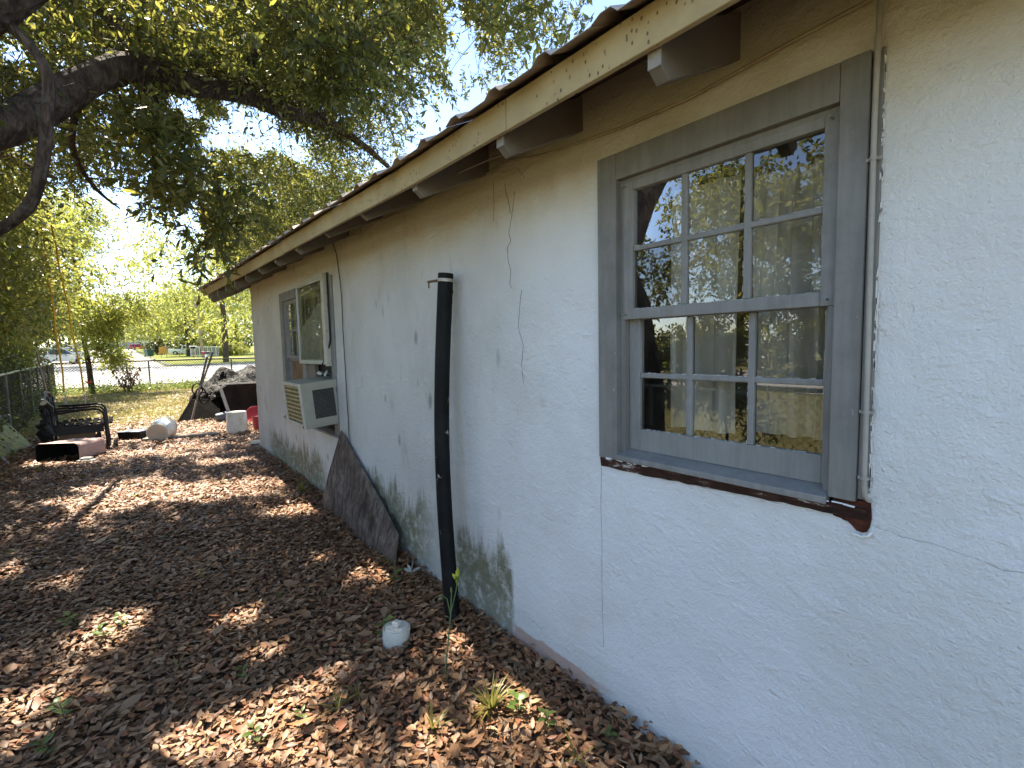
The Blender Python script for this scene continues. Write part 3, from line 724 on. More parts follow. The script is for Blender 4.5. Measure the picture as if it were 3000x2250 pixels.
# PVC clean-out
co = thing('cleanout_cap', (1.09, 2.36, -.135), 'white plastic drain cleanout cap poking out of the leaves', 'drain cap')
T2 = Matrix.Translation((1.085, 2.415, -.16)) @ Matrix.Rotation(R(5), 4, 'Y')
MB().lathe([(.074, 0), (.075, .07), (.076, .118), (.074, .124), (.068, .124), (.066, .116)], T2, 32).build('hub', 'pvc', co, True)
MB().lathe([(.064, .10), (.065, .124), (.061, .130), (.05, .130)], T2, 32).build('plug', 'pvc', co, True)
MB().box(-.021, .021, -.021, .021, .13, .156, T2 @ Matrix.Rotation(R(32), 4, 'Z')).build('square_nut', 'pvc', co, bevel=.004)
# rubble at the broken foot of the wall
for (x, y, z, r, lab) in ((1.56, 2.18, -.155, .035, 'largest grey stucco chunk at the wall foot below the mildew'), (1.53, 2.07, -.15, .028, 'smallest stucco chunk at the wall foot beside the bare pink band'), (1.57, 2.30, -.15, .03, 'grey stucco chunk at the wall foot right behind the black pipe')):
    mb = MB(); k = 7
    for i in range(5):
        for j in range(k):
            a = math.pi*(i+.5)/5; t = 2*math.pi*j/k; q = r*(1+.35*mnoise.noise((i*2.1, j*1.7, x*50)))
            mb.v.append((x+q*math.sin(a)*math.cos(t), y+q*1.3*math.sin(a)*math.sin(t), z+q*.8*math.cos(a)))
    for i in range(4):
        for j in range(k): mb.f.append((i*k+j, i*k+(j+1) % k, i*k+k+(j+1) % k, i*k+k+j))
    mb.f += [tuple(range(k)), tuple(range(5*k-1, 4*k-1, -1))]
    tag(mb.build('stucco_chunk', 'block'), lab, 'rubble', 'stucco chunks at the foot of the wall')
tag(MB().bar((.66, 4.72, -.095), (1.04, 4.95, -.09), .11, .02).build('scrap_wood', 'plywood'), 'short grey scrap of wood lying flat in the leaves', 'wood scrap')

# ------------------------------------------------------------------ junk in the yard
def bucket(name, T, label, mat='bucket', h=.40, r0=.165, r1=.19, group=None, lid=False, loc=None):
    t = thing(name, loc, label, 'bucket', group)
    MB().lathe([(r0*.96, 0), (r0, .01), (r0+(r1-r0)*.72, h*.80), (r1, h*.80), (r1*1.0, h*.84), (r1*.985, h*.85), (r1*.99, h), (r1*1.03, h), (r1*1.03, h-.02)], T, 32).build('body', mat, t, True)
    return t
t = bucket('bucket', Matrix.Translation((1.61, 10.20, .40)) @ Matrix.Rotation(math.pi, 4, 'X'), 'dirty white bucket standing upside down near the house corner', h=.43, loc=(1.61, 10.2, -.02))
L = Matrix.Translation((.40, 10.22, .150)) @ Vector((.34, .93, .13)).to_track_quat('Z', 'Y').to_matrix().to_4x4()
t = bucket('bucket', L, 'white bucket lying on its side in the leaves', h=.38, r0=.165, r1=.185, loc=(.45, 10.3, -.02))
MB().lathe([(.150, -.004), (.15, .002)], L, 32).build('base_disc', 'bucket_tan', t, True)
MB().lathe([(.190, .36), (.192, .37), (.192, .392), (.17, .398)], L, 32).build('lid', 'bucket', t, True)
mb = MB(); k = 12
for i in range(k+1):
    a = R(35+105*i/k)
    for z in (.05, .27): mb.v.append(tuple(L @ Vector((math.cos(a)*(.168+.02*z/.3), math.sin(a)*(.168+.02*z/.3), z))))
for i in range(k): mb.f.append((2*i, 2*i+1, 2*i+3, 2*i+2))
mb.build('paper_label', 'label', t, True)
t = bucket('red_bucket', Matrix.Translation((2.03, 10.25, -.02)), 'red plastic bucket half hidden behind the house corner', 'red_plastic', .30, .13, .155, loc=(1.93, 10.2, -.02))
t = thing('shallow_tub', (1.93, 10.3, .3), 'shallow round red tub tilted over the red bucket', 'tub')
MB().lathe([(.10, .0), (.175, .012), (.185, .03), (.18, .035), (.165, .02), (.02, .012)], Matrix.Translation((1.98, 10.45, .28)) @ Matrix.Rotation(R(52), 4, 'X') @ Matrix.Rotation(R(-18), 4, 'Y'), 32).build('disc', 'red_plastic', t, True)
t = bucket('paint_pot', Matrix.Translation((1.585, 8.52, -.05)), 'small white pot standing at the foot of the house corner', 'bucket', .14, .055, .066, loc=(1.585, 8.52, -.04))
MB().lathe([(.061, .05), (.064, .10)], Matrix.Translation((1.585, 8.52, -.05)), 24).build('dark_band', 'blue_grey', t, True)
tag(MB().bar((.20, 10.44, .035), (1.314, 10.14, .045), .14, .035).build('plank', 'grey_wood', bevel=.004), 'long grey plank lying on the ground behind the fallen bucket', 'plank')
t = thing('black_box', (.1, 10.95, -.02), 'low black plastic box with a shiny lid lying in the leaves', 'box')
Tb = Matrix.Translation((.10, 10.95, -.02)) @ Matrix.Rotation(R(-38), 4, 'Z')
mb = MB(); mb.prism([(-.17, 0), (.17, 0), (.20, .15), (-.20, .15)], -.14, .14, Tb); mb.build('tray', 'black', t, bevel=.006)
MB().box(-.205, .205, -.15, .15, .152, .166, Tb).build('lid', 'blue_grey', t, bevel=.006)  # grey reflection on the black lid put into its colour
# tub with open mouth
t = thing('tub', (-.70, 9.55, -.03), 'faded pink storage tub on its side with its black mouth open', 'tub')
Tt = Matrix.Translation((-.80, 9.40, -.04)) @ Matrix.Rotation(R(-36), 4, 'Z')
def rrect(w, h, r, k=5):
    o = []
    for cx, cz, a0 in ((w-r, h-r, 0), (-w+r, h-r, 90), (-w+r, -h+r, 180), (w-r, -h+r, 270)):
        for i in range(k+1): a = R(a0+90*i/k); o.append((cx+r*math.cos(a), cz+r*math.sin(a)))
    return o
mb = MB(); lo = [(0, 1.0), (.03, 1.02), (.05, .97), (.52, .88), (.54, .84)]; O = rrect(.30, .15, .07); n = len(O)
for yy, s_ in lo: mb.v += [tuple(Tt @ Vector((x*s_, yy, .155+z*s_))) for x, z in O]
for i in range(len(lo)-1):
    for j in range(n): mb.f.append((i*n+j, i*n+(j+1) % n, i*n+n+(j+1) % n, i*n+n+j))
mb.f.append(tuple(range(4*n, 5*n))); mb.build('shell', 'pink_tub', t, True)
mb = MB()
for yy, s_ in ((-.002, .97), (.02, .93), (.46, .82)): mb.v += [tuple(Tt @ Vector((x*s_, yy, .155+z*s_))) for x, z in O]
for i in range(2):
    for j in range(n): mb.f.append((i*n+j, i*n+(j+1) % n, i*n+n+(j+1) % n, i*n+n+j))
mb.f.append(tuple(range(2*n, 3*n))); mb.build('dark_inside', 'matte_black', t, True)  # inner shell, with the mouth's shade put into its black colour
t = thing('brick', (-.43, 9.15, -.03), 'pale chipped brick on the leaves beside the pink tub', 'brick')
MB().box(-.11, .11, -.05, .05, 0, .075, Matrix.Translation((-.47, 9.05, -.04)) @ Matrix.Rotation(R(-35), 4, 'Z')).build('block', 'brick', t, bevel=.008)
MB().box(-.07, .06, -.045, .045, .075, .105, Matrix.Translation((-.47, 9.07, -.04)) @ Matrix.Rotation(R(-28), 4, 'Z')).build('mortar', 'brick', t, bevel=.01)
# patio bench seen from its arm side
bn = thing('patio_bench', (-.65, 10.7, -.02), 'black metal patio bench with curved arms and lattice back', 'bench')
bx0, bx1 = -.90, -.27
for k, yb in enumerate((10.25, 10.75, 11.30)):
    s_ = [(bx0, yb, -.03), (bx0-.02, yb, .40), (bx0-.06, yb, .83)]
    MB().tube(s_, .018, 8).build('leg', 'black', bn, True)
    dx = -.0*k
    arm = [(bx0-.03, yb, .60), (bx0+.25, yb, .63), (bx1-.16, yb, .65), (bx1-.06, yb, .635), (bx1-.01, yb, .57), (bx1, yb, .45), (bx1+.005, yb, .2), (bx1+.02, yb, -.03)]
    MB().tube(arm, .017, 8).build('arm', 'black', bn, True)
    MB().tube([(bx0, yb, .36), (bx1, yb, .37)], .017, 8).build('side_rail', 'black', bn, True)
    MB().tube([(bx1-.01, yb, .40), (bx1-.12, yb, .22), (bx1-.10, yb, -.02)], .013, 8).build('brace', 'black', bn, True)
    MB().box(bx0+.05, bx1-.10, yb-.025, yb+.025, .64, .665).build('arm_rest', 'dark_brown', bn, bevel=.006)
for k in range(7):
    x = bx0+.06+k*.10; MB().box(x, x+.062, 10.24, 11.32, .385+.004*math.sin(k), .402+.004*math.sin(k)).build('seat_slat', 'matte_black', bn, bevel=.003)
MB().box(bx0+.02, bx1-.02, 10.235, 10.25, .27, .40).build('apron', 'black', bn)
mb = MB()
for k in range(12):
    y = 10.27+k*.092; a = .40; mb.tube([(bx0-.03, y, .42), (bx0-.055, y+.09*(1 if k % 2 else -1), .62), (bx0-.07, y, .84)], .013, 5)
    if k < 11: mb.tube([(bx0-.05, y+.046, .5+.05*j), (bx0-.05, y+.075, .52+.05*j), (bx0-.05, y+.046, .545+.05*j), (bx0-.05, y+.02, .52+.05*j)] if (j := k % 5) is not None else [], .012, 5)
mb.build('back_lattice', 'black', bn, True)
MB().tube([(bx0-.07, 10.2, .83), (bx0-.075, 10.5, .90), (bx0-.08, 10.8, .93), (bx0-.075, 11.1, .90), (bx0-.07, 11.38, .82)], .025, 8).build('top_rail', 'black', bn, True)
t = tag(MB().box(-.84, -.40, 10.32, 10.345, -.03, .33, Matrix.Translation((0, 0, 0))).build('tan_panel', 'panel_tan'), 'tan panel standing under the black patio bench', 'panel')
mb = MB()                                              # leafy bag-like clutter on the back
for i in range(9):
    c = Vector((-.97+.03*random.uniform(-1, 1), 10.2+.12*random.uniform(-1, 1), .25+.07*i)); mb.tube([c, c+Vector((random.uniform(-.08, .08), .1, random.uniform(-.15, .05))), c+Vector((random.uniform(-.12, .12), .05, -.25))], [.05, .04, .015], 6)
tag(mb.build('black_hose', 'black', None, True), 'tangle of black hose hung over the back of the patio bench', 'hose')
# tarp covered pile
tp = thing('tarp_pile', (2.0, 13.5, 0), 'dark tarpaulin draped over a junk pile behind the house corner', 'tarpaulin')
mb = MB(); nu, nv = 56, 22
for j in range(nv+1):
    w = j/nv
    for i in range(nu):
        a = 2*math.pi*i/nu
        fold = .09*abs(mnoise.noise((math.cos(a)*3.2, math.sin(a)*3.2, 1.5+w*.6)))*2 - .05
        rr = (math.sin(min(1, w*1.15)*math.pi/2)**.9) * (1 + fold*w*2.2)
        zz = 1.20*(1-w**1.5) + .10*mnoise.noise((math.cos(a)*rr*2.6, math.sin(a)*rr*2.6, 4))*(1-.5*w) + .07*mnoise.noise((math.cos(a)*rr*6, math.sin(a)*rr*6, 2)) + .05*abs(mnoise.noise((a*5, w*2, 3)))*w*2
        X_, Y_ = math.cos(a)*rr, math.sin(a)*rr
        zz = zz*.84 + (.30*max(0, 1-math.hypot(X_+.38, Y_+.1)/.34) + .26*max(0, 1-math.hypot(X_-.25, Y_)/.4) - .10*max(0, 1-math.hypot(X_+.02, Y_)/.25))*(1-w*.5)
        zz = max(zz, .02+.05*mnoise.noise((a*3, 1, 1))); 
        if math.sin(a) < -.1 and w > .62: zz = max(zz, .40+.18*mnoise.noise((a*2.3, 2, 5)))
        mb.v.append((2.28+1.08*rr*math.cos(a), 13.6+.95*rr*math.sin(a), zz))
for j in range(nv):
    for i in range(nu): mb.f.append((j*nu+i, j*nu+(i+1) % nu, j*nu+nu+(i+1) % nu, j*nu+nu+i))
mb.build('tarp', 'tarp', tp, True, fix=False)
MB().box(1.62, 2.9, 12.95, 14.1, .0, .62).build('dark_cavity_box', 'matte_black', tp, bevel=.05)  # black box added for the dark cavity under the tarp hem
t = thing('grill_cabinet', (2.05, 12.6, 0), 'dark boxy cabinet with a silver edge strip in front of the tarpaulin', 'cabinet')
Tg = Matrix.Translation((1.75, 12.35, 0)) @ Matrix.Rotation(R(-12), 4, 'Z')
MB().prism([(.06, 0), (.95, 0), (.95, .80), (-.10, .80)], 0, .5, Tg).build('body', 'dark_brown', t, bevel=.03)
mb = MB(); mb.bar(Tg @ Vector((.09, -.012, .01)), Tg @ Vector((-.075, -.012, .72)), .065, .02, (0, 1, 0)); mb.build('edge_strip', 'silver', t)
mb = MB(); mb.bar(Tg @ Vector((-.075, -.012, .72)), Tg @ Vector((.05, -.012, .81)), .05, .02, (0, 1, 0)); mb.bar(Tg @ Vector((.05, -.012, .81)), Tg @ Vector((.95, -.012, .82)), .014, .014, (0, 1, 0)); mb.build('top_strip', 'silver', t)
mb = MB(); n = 6
A = [(.86, 12.75, 0), (1.17, 13.1, .44), (1.75, 12.95, .42), (1.62, 12.45, 0)]
mb.v = [tuple(p) for p in A]+[(p[0]+.01, p[1]+.03, p[2]+.02) for p in A]; mb.f = [(0, 1, 2, 3), (7, 6, 5, 4)]+[(i, (i+1) % 4, 4+(i+1) % 4, 4+i) for i in range(4)]
tag(mb.build('dark_board', 'matte_black'), 'dark sloping board propped on the left of the tarpaulin pile', 'board')
for (a, b, lab) in (((1.12, 12.6, .02), (1.53, 12.9, 1.42), 'long tool handle leaning on the tarpaulin pile, lower top end'), ((1.35, 12.85, .70), (1.66, 13.0, 1.52), 'long tool handle leaning on the tarpaulin pile, upper top end')):
    t = thing('tool_handle', a, lab, 'tool', 'tool handles leaning on the pile'); a, b = Vector(a), Vector(b)
    MB().tube([a, a.lerp(b, .55)], .022, 8).build('lower_shaft', 'grey_wood', t, True); MB().tube([a.lerp(b, .55), b], .023, 8).build('grip', 'dark_cable', t, True)
mb = MB()
for k in range(3):
    c = Vector((1.28+.06*k, 12.75, .70-.10*k)); mb.tube([c+Vector((.10*math.cos(a*.6), .03*math.sin(a), .13*math.sin(a*.6))) for a in range(12)], .016, 6)
tag(mb.build('hose', 'black', None, True), 'loops of black hose at the left edge of the tarpaulin', 'hose')
t = thing('scrap_can', (1.62, 12.1, 0), 'dark blue scrap can lying in front of the tarpaulin', 'can')
MB().lathe([(.09, 0), (.1, .02), (.1, .26), (.09, .28)], Matrix.Translation((1.52, 12.1, .08)) @ Matrix.Rotation(R(80), 4, 'Y'), 16).build('shell', 'blue_grey', t, True)
# mottled sheet at the fence
t = thing('leaning_sheet', (-1.5, 11.3, 0), 'mottled flat sheet leaning low against the left fence', 'sheet')
mb = MB(); A = [(-1.25, 11.35, 0.), (-1.62, 9.6, 0.), (-1.95, 9.7, .50), (-1.66, 11.9, .50)]
mb.v = A + [(p[0]-.02, p[1], p[2]-.015) for p in A]; mb.f = [(0, 1, 2, 3), (7, 6, 5, 4)]+[(i, (i+1) % 4, 4+(i+1) % 4, 4+i) for i in range(4)]; mb.build('panel', 'mottled_board', t)
mb = MB(); A = [(-1.652, 11.88, .5), (-1.94, 9.7, .502), (-2.0, 9.7, .62), (-1.73, 12.0, .62)]
mb.v = A + [(p[0]-.02, p[1], p[2]-.015) for p in A]; mb.f = [(0, 1, 2, 3), (7, 6, 5, 4)]+[(i, (i+1) % 4, 4+(i+1) % 4, 4+i) for i in range(4)]; mb.build('upper_strip', 'pale_board', t)
tag(MB().tube([(-1.75, 11.5, .05), (-1.345, 9.75, -.0)], .02, 8).build('rod', 'pale_board'), 'pale rod on the leaves in front of the mottled sheet', 'rod')

# ------------------------------------------------------------------ fences
def fence_line(name, A, B, label, gap, nposts, railmat, sp, r, top=1.22, skip=()):
    A, B = Vector(A), Vector(B); t = thing(name, A, label, 'fence'); L = (B-A).length; d = (B-A)/L; n = Vector((-d.y, d.x, 0))
    P = lambda s, z: Vector(((A+d*s).x, (A+d*s).y, G((A+d*s).x, (A+d*s).y)+z))
    for i in range(nposts):
        s = L*i/(nposts-1); mb = MB(); mb.tube([P(s, -.1), P(s, top+.02)], .03, 10); mb.build('post', 'fence_steel', t, True)
    mb = MB(); k = max(6, int(L)); mb.tube([P(L*i/k, top+.012*mnoise.noise((i*1.3, A.x, 1))) for i in range(k+1)], .021 if r < .004 else .032, 8); mb.build('top_rail', railmat, t, True)
    mb = MB(); H = top-.03; m = int((L+H)/sp)
    for k in range(m):
        for sg in (1, -1):
            s0 = k*sp - (H if sg > 0 else 0); s1 = s0+sg*H if sg > 0 else s0-H
            if sg < 0: s0, s1 = k*sp, k*sp-H
            za, zb = .03, H
            a, b = s0, s1
            lo, hi = min(a, b), max(a, b)
            f = lambda s: za+(zb-za)*(s-a)/(b-a)
            ca, cb = max(lo, 0), min(hi, L)
            if cb-ca < .02: continue
            off = n*(.004*sg); mb.tube([P(ca, f(ca))+off, P(cb, f(cb))+off], r, 3, False)
    w = mb.build('wire_mesh', 'wire', t, fix=False); w['kind'] = 'stuff'
    return t
fence_line('chain_link_fence', (-.95, -6, 0), (-2.13, 26, 0), 'mossy chain link fence running along the left side of the yard', 3, 15, 'rail_moss', .085, .0022)
fence_line('chain_link_fence', (-2.1, 26.1, 0), (12.9, 23.6, 0), 'chain link fence across the far end of the yard', 3, 6, 'far_rail', .105, .0075)

# ------------------------------------------------------------------ foliage
def norm(a): return a/np.maximum(np.linalg.norm(a, axis=-1, keepdims=True), 1e-9)
T8 = (np.array([(0, 0, 0), (.36, .5, .10), (.36, 0, 0), (.36, -.5, .10), (.72, .40, .08), (.72, 0, 0), (.72, -.40, .08), (1, 0, 0)], float),
      [np.array([(0, 2, 1), (0, 3, 2), (4, 5, 7), (5, 6, 7)]), np.array([(1, 2, 5, 4), (2, 3, 6, 5)])])
T6 = (np.array([(0, 0, 0), (.32, .5, .09), (.72, .38, .07), (1, 0, 0), (.72, -.38, .07), (.32, -.5, .09)], float), [np.array([(0, 3, 2, 1), (0, 5, 4, 3)])])
T4 = (np.array([(0, 0, 0), (.45, .5, .06), (1, 0, 0), (.45, -.5, .06)], float), [np.array([(0, 3, 2, 1)])])
def leaves(pos, ax, nrm, length, width, tmpl, curl=0.):
    V, F = tmpl; n = len(pos); k = len(V)
    b = norm(np.cross(nrm, ax)); nn = np.cross(ax, b)
    L = length[:, None, None]; Wd = width[:, None, None]
    cz = (np.asarray(curl).reshape(-1, 1, 1) if np.ndim(curl) else curl)
    u = V[None, :, 0:1]; w = V[None, :, 1:2]; h = V[None, :, 2:3]
    P_ = pos[:, None] + ax[:, None]*u*L + b[:, None]*w*Wd + nn[:, None]*(h*Wd + cz*L*(u-.5)**2)
    off = (np.arange(n)*k)[:, None, None]
    return P_.reshape(-1, 3), [(f[None]+off).reshape(-1, f.shape[1]) for f in F]
def rnd(n): return norm(RNG.normal(size=(n, 3)))
# dappled light: columns through the crowns, along the sun, that hold no leaves (centre x, y, half sizes, turn)
GAPS = []
HOLES = [(.22, .40, .085, .045), (.009, .242, .026, .022), (.033, .192, .036, .033), (.68, .72, .05, .09), (.114, .418, .025, .018), (-.089, .43, .016, .015), (.11, .231, .02, .022)]
def gap_filter(pos):
    keep = np.ones(len(pos), bool)
    q = pos-np.array((0, 0, 1.52)); yy = np.maximum(q[:, 1], .1); a, b = q[:, 0]/yy, q[:, 2]/yy   # open sky seen between the limbs
    for (cx, cy, rx, ry) in HOLES:
        u, v = (a-cx)/rx, (b-cy)/ry; th = np.arctan2(v, u)
        rr = (1+.28*np.sin(th*3+cx*40)+.18*np.sin(th*7+cy*30))*(.82+.36*RNG.random(len(pos)))
        keep &= ((u*u+v*v) > rr**2) | (pos[:, 1] < .5) | (RNG.random(len(pos)) < .05)
    if not GAPS: return keep
    sx = pos[:, 0] - SUN.x/SUN.z*(pos[:, 2]+.1); sy = pos[:, 1] - SUN.y/SUN.z*(pos[:, 2]+.1)
    for (cx, cy, rx, ry, an) in GAPS:
        dx, dy = sx-cx, sy-cy; c, s = math.cos(an), math.sin(an)
        u, v = (dx*c+dy*s)/rx, (-dx*s+dy*c)/ry
        th = np.arctan2(v, u); wob = 1+.22*np.sin(th*3+cx*7)+.15*np.sin(th*7+cy*5)
        keep &= (u*u+v*v) > wob**2
    return keep
CAMP = np.array((0, 0, 1.52)); FWD = np.array((.63, .773, -.08))
def cloud(clumps, tw_n, lf_n, llen, lwid, droop=.25, twl=.4, tmpl=T4, spread=.8, gaps=True, near=1.6):
    """clumps: (x,y,z,rx,ry,rz,weight). returns leaf arrays and twig segments"""
    cl = np.array(clumps, float); w = np.maximum(1, (cl[:, 6]*tw_n)).astype(int)
    c = np.repeat(cl, w, 0); n = len(c)
    d = rnd(n)*(RNG.random((n, 1))**.45); st = c[:, :3] + d*c[:, 3:6]
    td = norm(d*.7 + rnd(n)*.8 + np.array((0, 0, -droop))); tl = twl*RNG.uniform(.5, 1.25, n)
    k = lf_n; s = (np.arange(k)+RNG.random((n, k)))/k
    pos = (st[:, None] + td[:, None]*(s*tl[:, None])[..., None]).reshape(-1, 3)
    pos[:, 2] -= (s**2*tl[:, None]*.25).reshape(-1)
    ax = norm(np.repeat(td, k, 0)*.7 + rnd(n*k)*spread + np.array((0, 0, -droop)))
    nr = norm(rnd(n*k)*.8 + np.array((0, 0, .7)))
    rel = pos-CAMP; keep = np.linalg.norm(rel, axis=1) > near
    keep &= ~((pos[:, 0] > 1.0) & (pos[:, 1] < 9.8) & (pos[:, 2] < 2.75 + (pos[:, 0]-1.08)*.48))   # nothing inside the roof
    if gaps: keep &= gap_filter(pos)
    if LIMB_DIR: keep &= ~(front_of_limb(pos) & (RNG.random(len(pos)) < .80))
    pos, ax, nr = pos[keep], ax[keep], nr[keep]; m = len(pos)
    return leaves(pos, ax, nr, llen*RNG.uniform(.6, 1.2, m), lwid*RNG.uniform(.7, 1.2, m), tmpl, RNG.uniform(-.25, .25, m)), (st, td, tl)
LIMB_DIR = None
def front_of_limb(pos):
    q = pos-np.array((0, 0, 1.52)); yy = np.maximum(q[:, 1], .1); a, b = q[:, 0]/yy, q[:, 2]/yy; hit = np.zeros(len(pos), bool)
    for p0, p1, r in LIMB_DIR:
        d = p1[:2]-p0[:2]; t = np.clip(((a-p0[0])*d[0]+(b-p0[1])*d[1])/(d@d), 0, 1)
        dd = np.hypot(a-p0[0]-t*d[0], b-p0[1]-t*d[1]); hit |= (dd < r) & (pos[:, 1] < p0[2]+t*(p1[2]-p0[2])+.15)
    return hit
def twigs_mesh(name, seg, r, mat, parent, maxn=9000):
    st, td, tl = seg
    if len(st) > maxn: i = RNG.choice(len(st), maxn, False); st, td, tl = st[i], td[i], tl[i]
    ok = gap_filter(st+td*tl[:, None]*.5) & (np.linalg.norm(st-CAMP, axis=1) > 1.8) & ~((st[:, 0] > .8) & (st[:, 1] < 10) & (st[:, 2] < 2.9+(st[:, 0]-1.08)*.48)); st, td, tl = st[ok], td[ok], tl[ok]
    n = len(st); a = norm(np.cross(td, np.array((.3, .2, 1.)))); b = np.cross(td, a); V = []
    p = [st - td*tl[:, None]*.15, st+td*tl[:, None]*.5-np.array((0, 0, .03)), st+td*tl[:, None]-np.array((0, 0, 1))*tl[:, None]*.25]
    for q, rr in zip(p, (r, r*.75, r*.3)):
        for t in (0, 2.1, 4.2): V.append(q + (a*math.cos(t)+b*math.sin(t))*rr)
    V = np.stack(V, 1); f = np.array([(i*3+j, i*3+(j+1) % 3, i*3+3+(j+1) % 3, i*3+3+j) for i in range(2) for j in range(3)])
    o = npmesh(name, V.reshape(-1, 3), (f[None]+(np.arange(n)*9)[:, None, None]).reshape(-1, 4), mat, parent); o['kind'] = 'stuff'; return o

# lit patches on the ground
GAPS = [(0.17, 6.44, 1.04, 0.49, -0.71), (0.74, 6.22, 0.54, 0.42, -0.71), (1.28, 4.91, 0.31, 0.21, -0.7), (-0.44, 5.87, 0.23, 0.14, -0.7), (1.15, 6.14, 0.39, 0.23, -0.71), (0.27, 8.95, 0.89, 0.3, -0.77), (0.82, 9.18, 0.54, 0.27, -0.78), (-0.81, 9.22, 0.56, 0.27, -0.76), (0.99, 7.58, 0.46, 0.21, -0.74), (-0.2, 3.51, 0.22, 0.18, -0.7), (-0.13, 3.71, 0.19, 0.14, -0.7), (-0.73, 4.89, 0.15, 0.14, -0.7), (-0.46, 4.48, 0.16, 0.14, -0.7), (0.46, 3.22, 0.17, 0.14, -0.7), (0.56, 2.69, 0.17, 0.15, -0.7), (0.46, 2.33, 0.21, 0.14, -0.7), (0.3, 2.29, 0.22, 0.14, -0.7), (0.14, 2.25, 0.23, 0.14, -0.7), (0.44, 1.99, 0.17, 0.14, -0.7), (1.32, 2.98, 0.15, 0.19, -0.71), (1.31, 2.15, 0.11, 0.14, -0.71), (1.31, 3.29, 0.13, 0.14, -0.7), (0.94, 1.68, 0.17, 0.14, -0.71), (1.26, 1.63, 0.11, 0.14, -0.71), (-0.49, 3.08, 0.17, 0.14, -0.7), (-0.32, 2.69, 0.2, 0.14, -0.7), (0.68, 2.38, 0.13, 0.14, -0.71), (1.08, 3.72, 0.13, 0.14, -0.7), (1.23, 3.27, 0.13, 0.14, -0.7), (1.0, 10.89, 1.11, 0.39, -0.78), (0.21, 13.22, 0.96, 0.37, -0.81), (1.9, 14.03, 0.98, 0.73, -0.84), (0.91, 12.5, 0.83, 0.3, -0.8)]

def limb(pts, rad, seed=0, sub=6):
    P_ = [Vector(p) for p in pts]; out = []; rs = []
    for i in range(len(P_)-1):
        p0, p1, p2, p3 = P_[max(i-1, 0)], P_[i], P_[i+1], P_[min(i+2, len(P_)-1)]
        for j in range(sub):
            t = j/sub; q = .5*((2*p1)+(p2-p0)*t+(2*p0-5*p1+4*p2-p3)*t*t+(3*p1-p0-3*p2+p3)*t**3)
            out.append(q + Vector((mnoise.noise((i+t, seed, 1)), mnoise.noise((i+t, seed, 5)), mnoise.noise((i+t, seed, 9))))*rad[i]*.25); rs.append((rad[i]+(rad[i+1]-rad[i])*t)*(1+.10*mnoise.noise(((i+t)*2.3, seed, 3))))
    out.append(P_[-1]); rs.append(rad[-1]); return out, rs
oak = thing('oak_tree', (-1.78, 3.5, -.1), 'big old live oak whose limbs arch over the yard and roof', 'tree')
limbs = [([(-1.82, 3.50, -.2), (-1.78, 3.51, .5), (-1.72, 3.55, 1.5), (-1.52, 3.75, 2.4)], [.30, .21, .19, .19]),
         ([(-1.52, 3.75, 2.3), (-1.02, 4.45, 2.78), (-.52, 4.92, 3.14), (.13, 5.32, 3.90), (.62, 5.75, 4.14), (1.22, 6.25, 4.42), (1.85, 6.75, 4.58), (2.62, 7.45, 4.90), (3.5, 8.1, 4.95), (4.3, 8.6, 4.8)], [.19, .15, .13, .115, .11, .10, .09, .075, .055, .03]),
         ([(-1.5, 3.8, 2.3), (-1.0, 4.1, 3.05), (-.44, 4.22, 3.66), (.1, 4.1, 4.5), (.5, 4.3, 5.6)], [.17, .16, .16, .14, .1]),
         ([(-1.5, 3.8, 2.4), (-2.2, 3.8, 3.6), (-3.4, 3.8, 5)], [.2, .16, .08]),
         ([(.13, 5.32, 3.85), (.25, 6.2, 4.6), (.1, 7.5, 5.5), (.3, 9, 6)], [.09, .07, .05, .03]),
         ([(-1.0, 4.48, 2.78), (-1.2, 6.0, 3.4), (-1.0, 8.2, 3.9), (-.6, 10.5, 4.3)], [.10, .08, .06, .03]),
         ([(1.22, 6.25, 4.40), (1.6, 6.3, 5.2), (2.6, 6.6, 6.3)], [.06, .05, .02]),
         ([(-.38, 4.22, 3.5), (-.23, 4.11, 3.23), (-.26, 4.11, 2.87), (-.31, 4.12, 2.6), (-.41, 4.18, 2.38), (-.60, 4.3, 2.22)], [.028, .030, .034, .034, .032, .026]),
         ([(-.1, 5.2, 3.6), (-.2, 5.6, 3.3), (-.1, 6.2, 3.15), (.1, 6.8, 3.1)], [.03, .025, .018, .008]),
         ([(.4, 5.6, 4.0), (.5, 6.1, 3.75), (.75, 6.9, 3.6)], [.025, .018, .008])]
mb = MB()
for i, (p, r) in enumerate(limbs[:1]): q, rr = limb(p, r, i); mb.tube(q, rr, 16)
mb.build('trunk', 'bark', oak, True, fix=False)
for i, (p, r) in enumerate(limbs[1:]):
    q, rr = limb(p, r, i+1); MB().tube(q, rr, 14 if r[0] > .05 else 8).build('limb', 'bark', oak, True, fix=False)
lp = limbs[1][0]; LIMB_DIR = [(np.array((a[0]/a[1], (a[2]-1.52)/a[1], a[1])), np.array((b[0]/b[1], (b[2]-1.52)/b[1], b[1])), .035) for a, b in zip(lp[1:], lp[2:])]
cl = []
def scatter(n, box, r, wt, test=None):
    k = 0
    while k < n:
        p = [random.uniform(*b) for b in box]
        if test and not test(*p): continue
        q = random.uniform(*r); cl.append((*p, q*1.2, q*1.2, q*.75, wt*q*q*random.uniform(.6, 1.4))); k += 1
bot = lambda x, y: 3.15 + .10*max(0, y-5) + (max(0, x-.9)*.62 if y < 10 else 0)
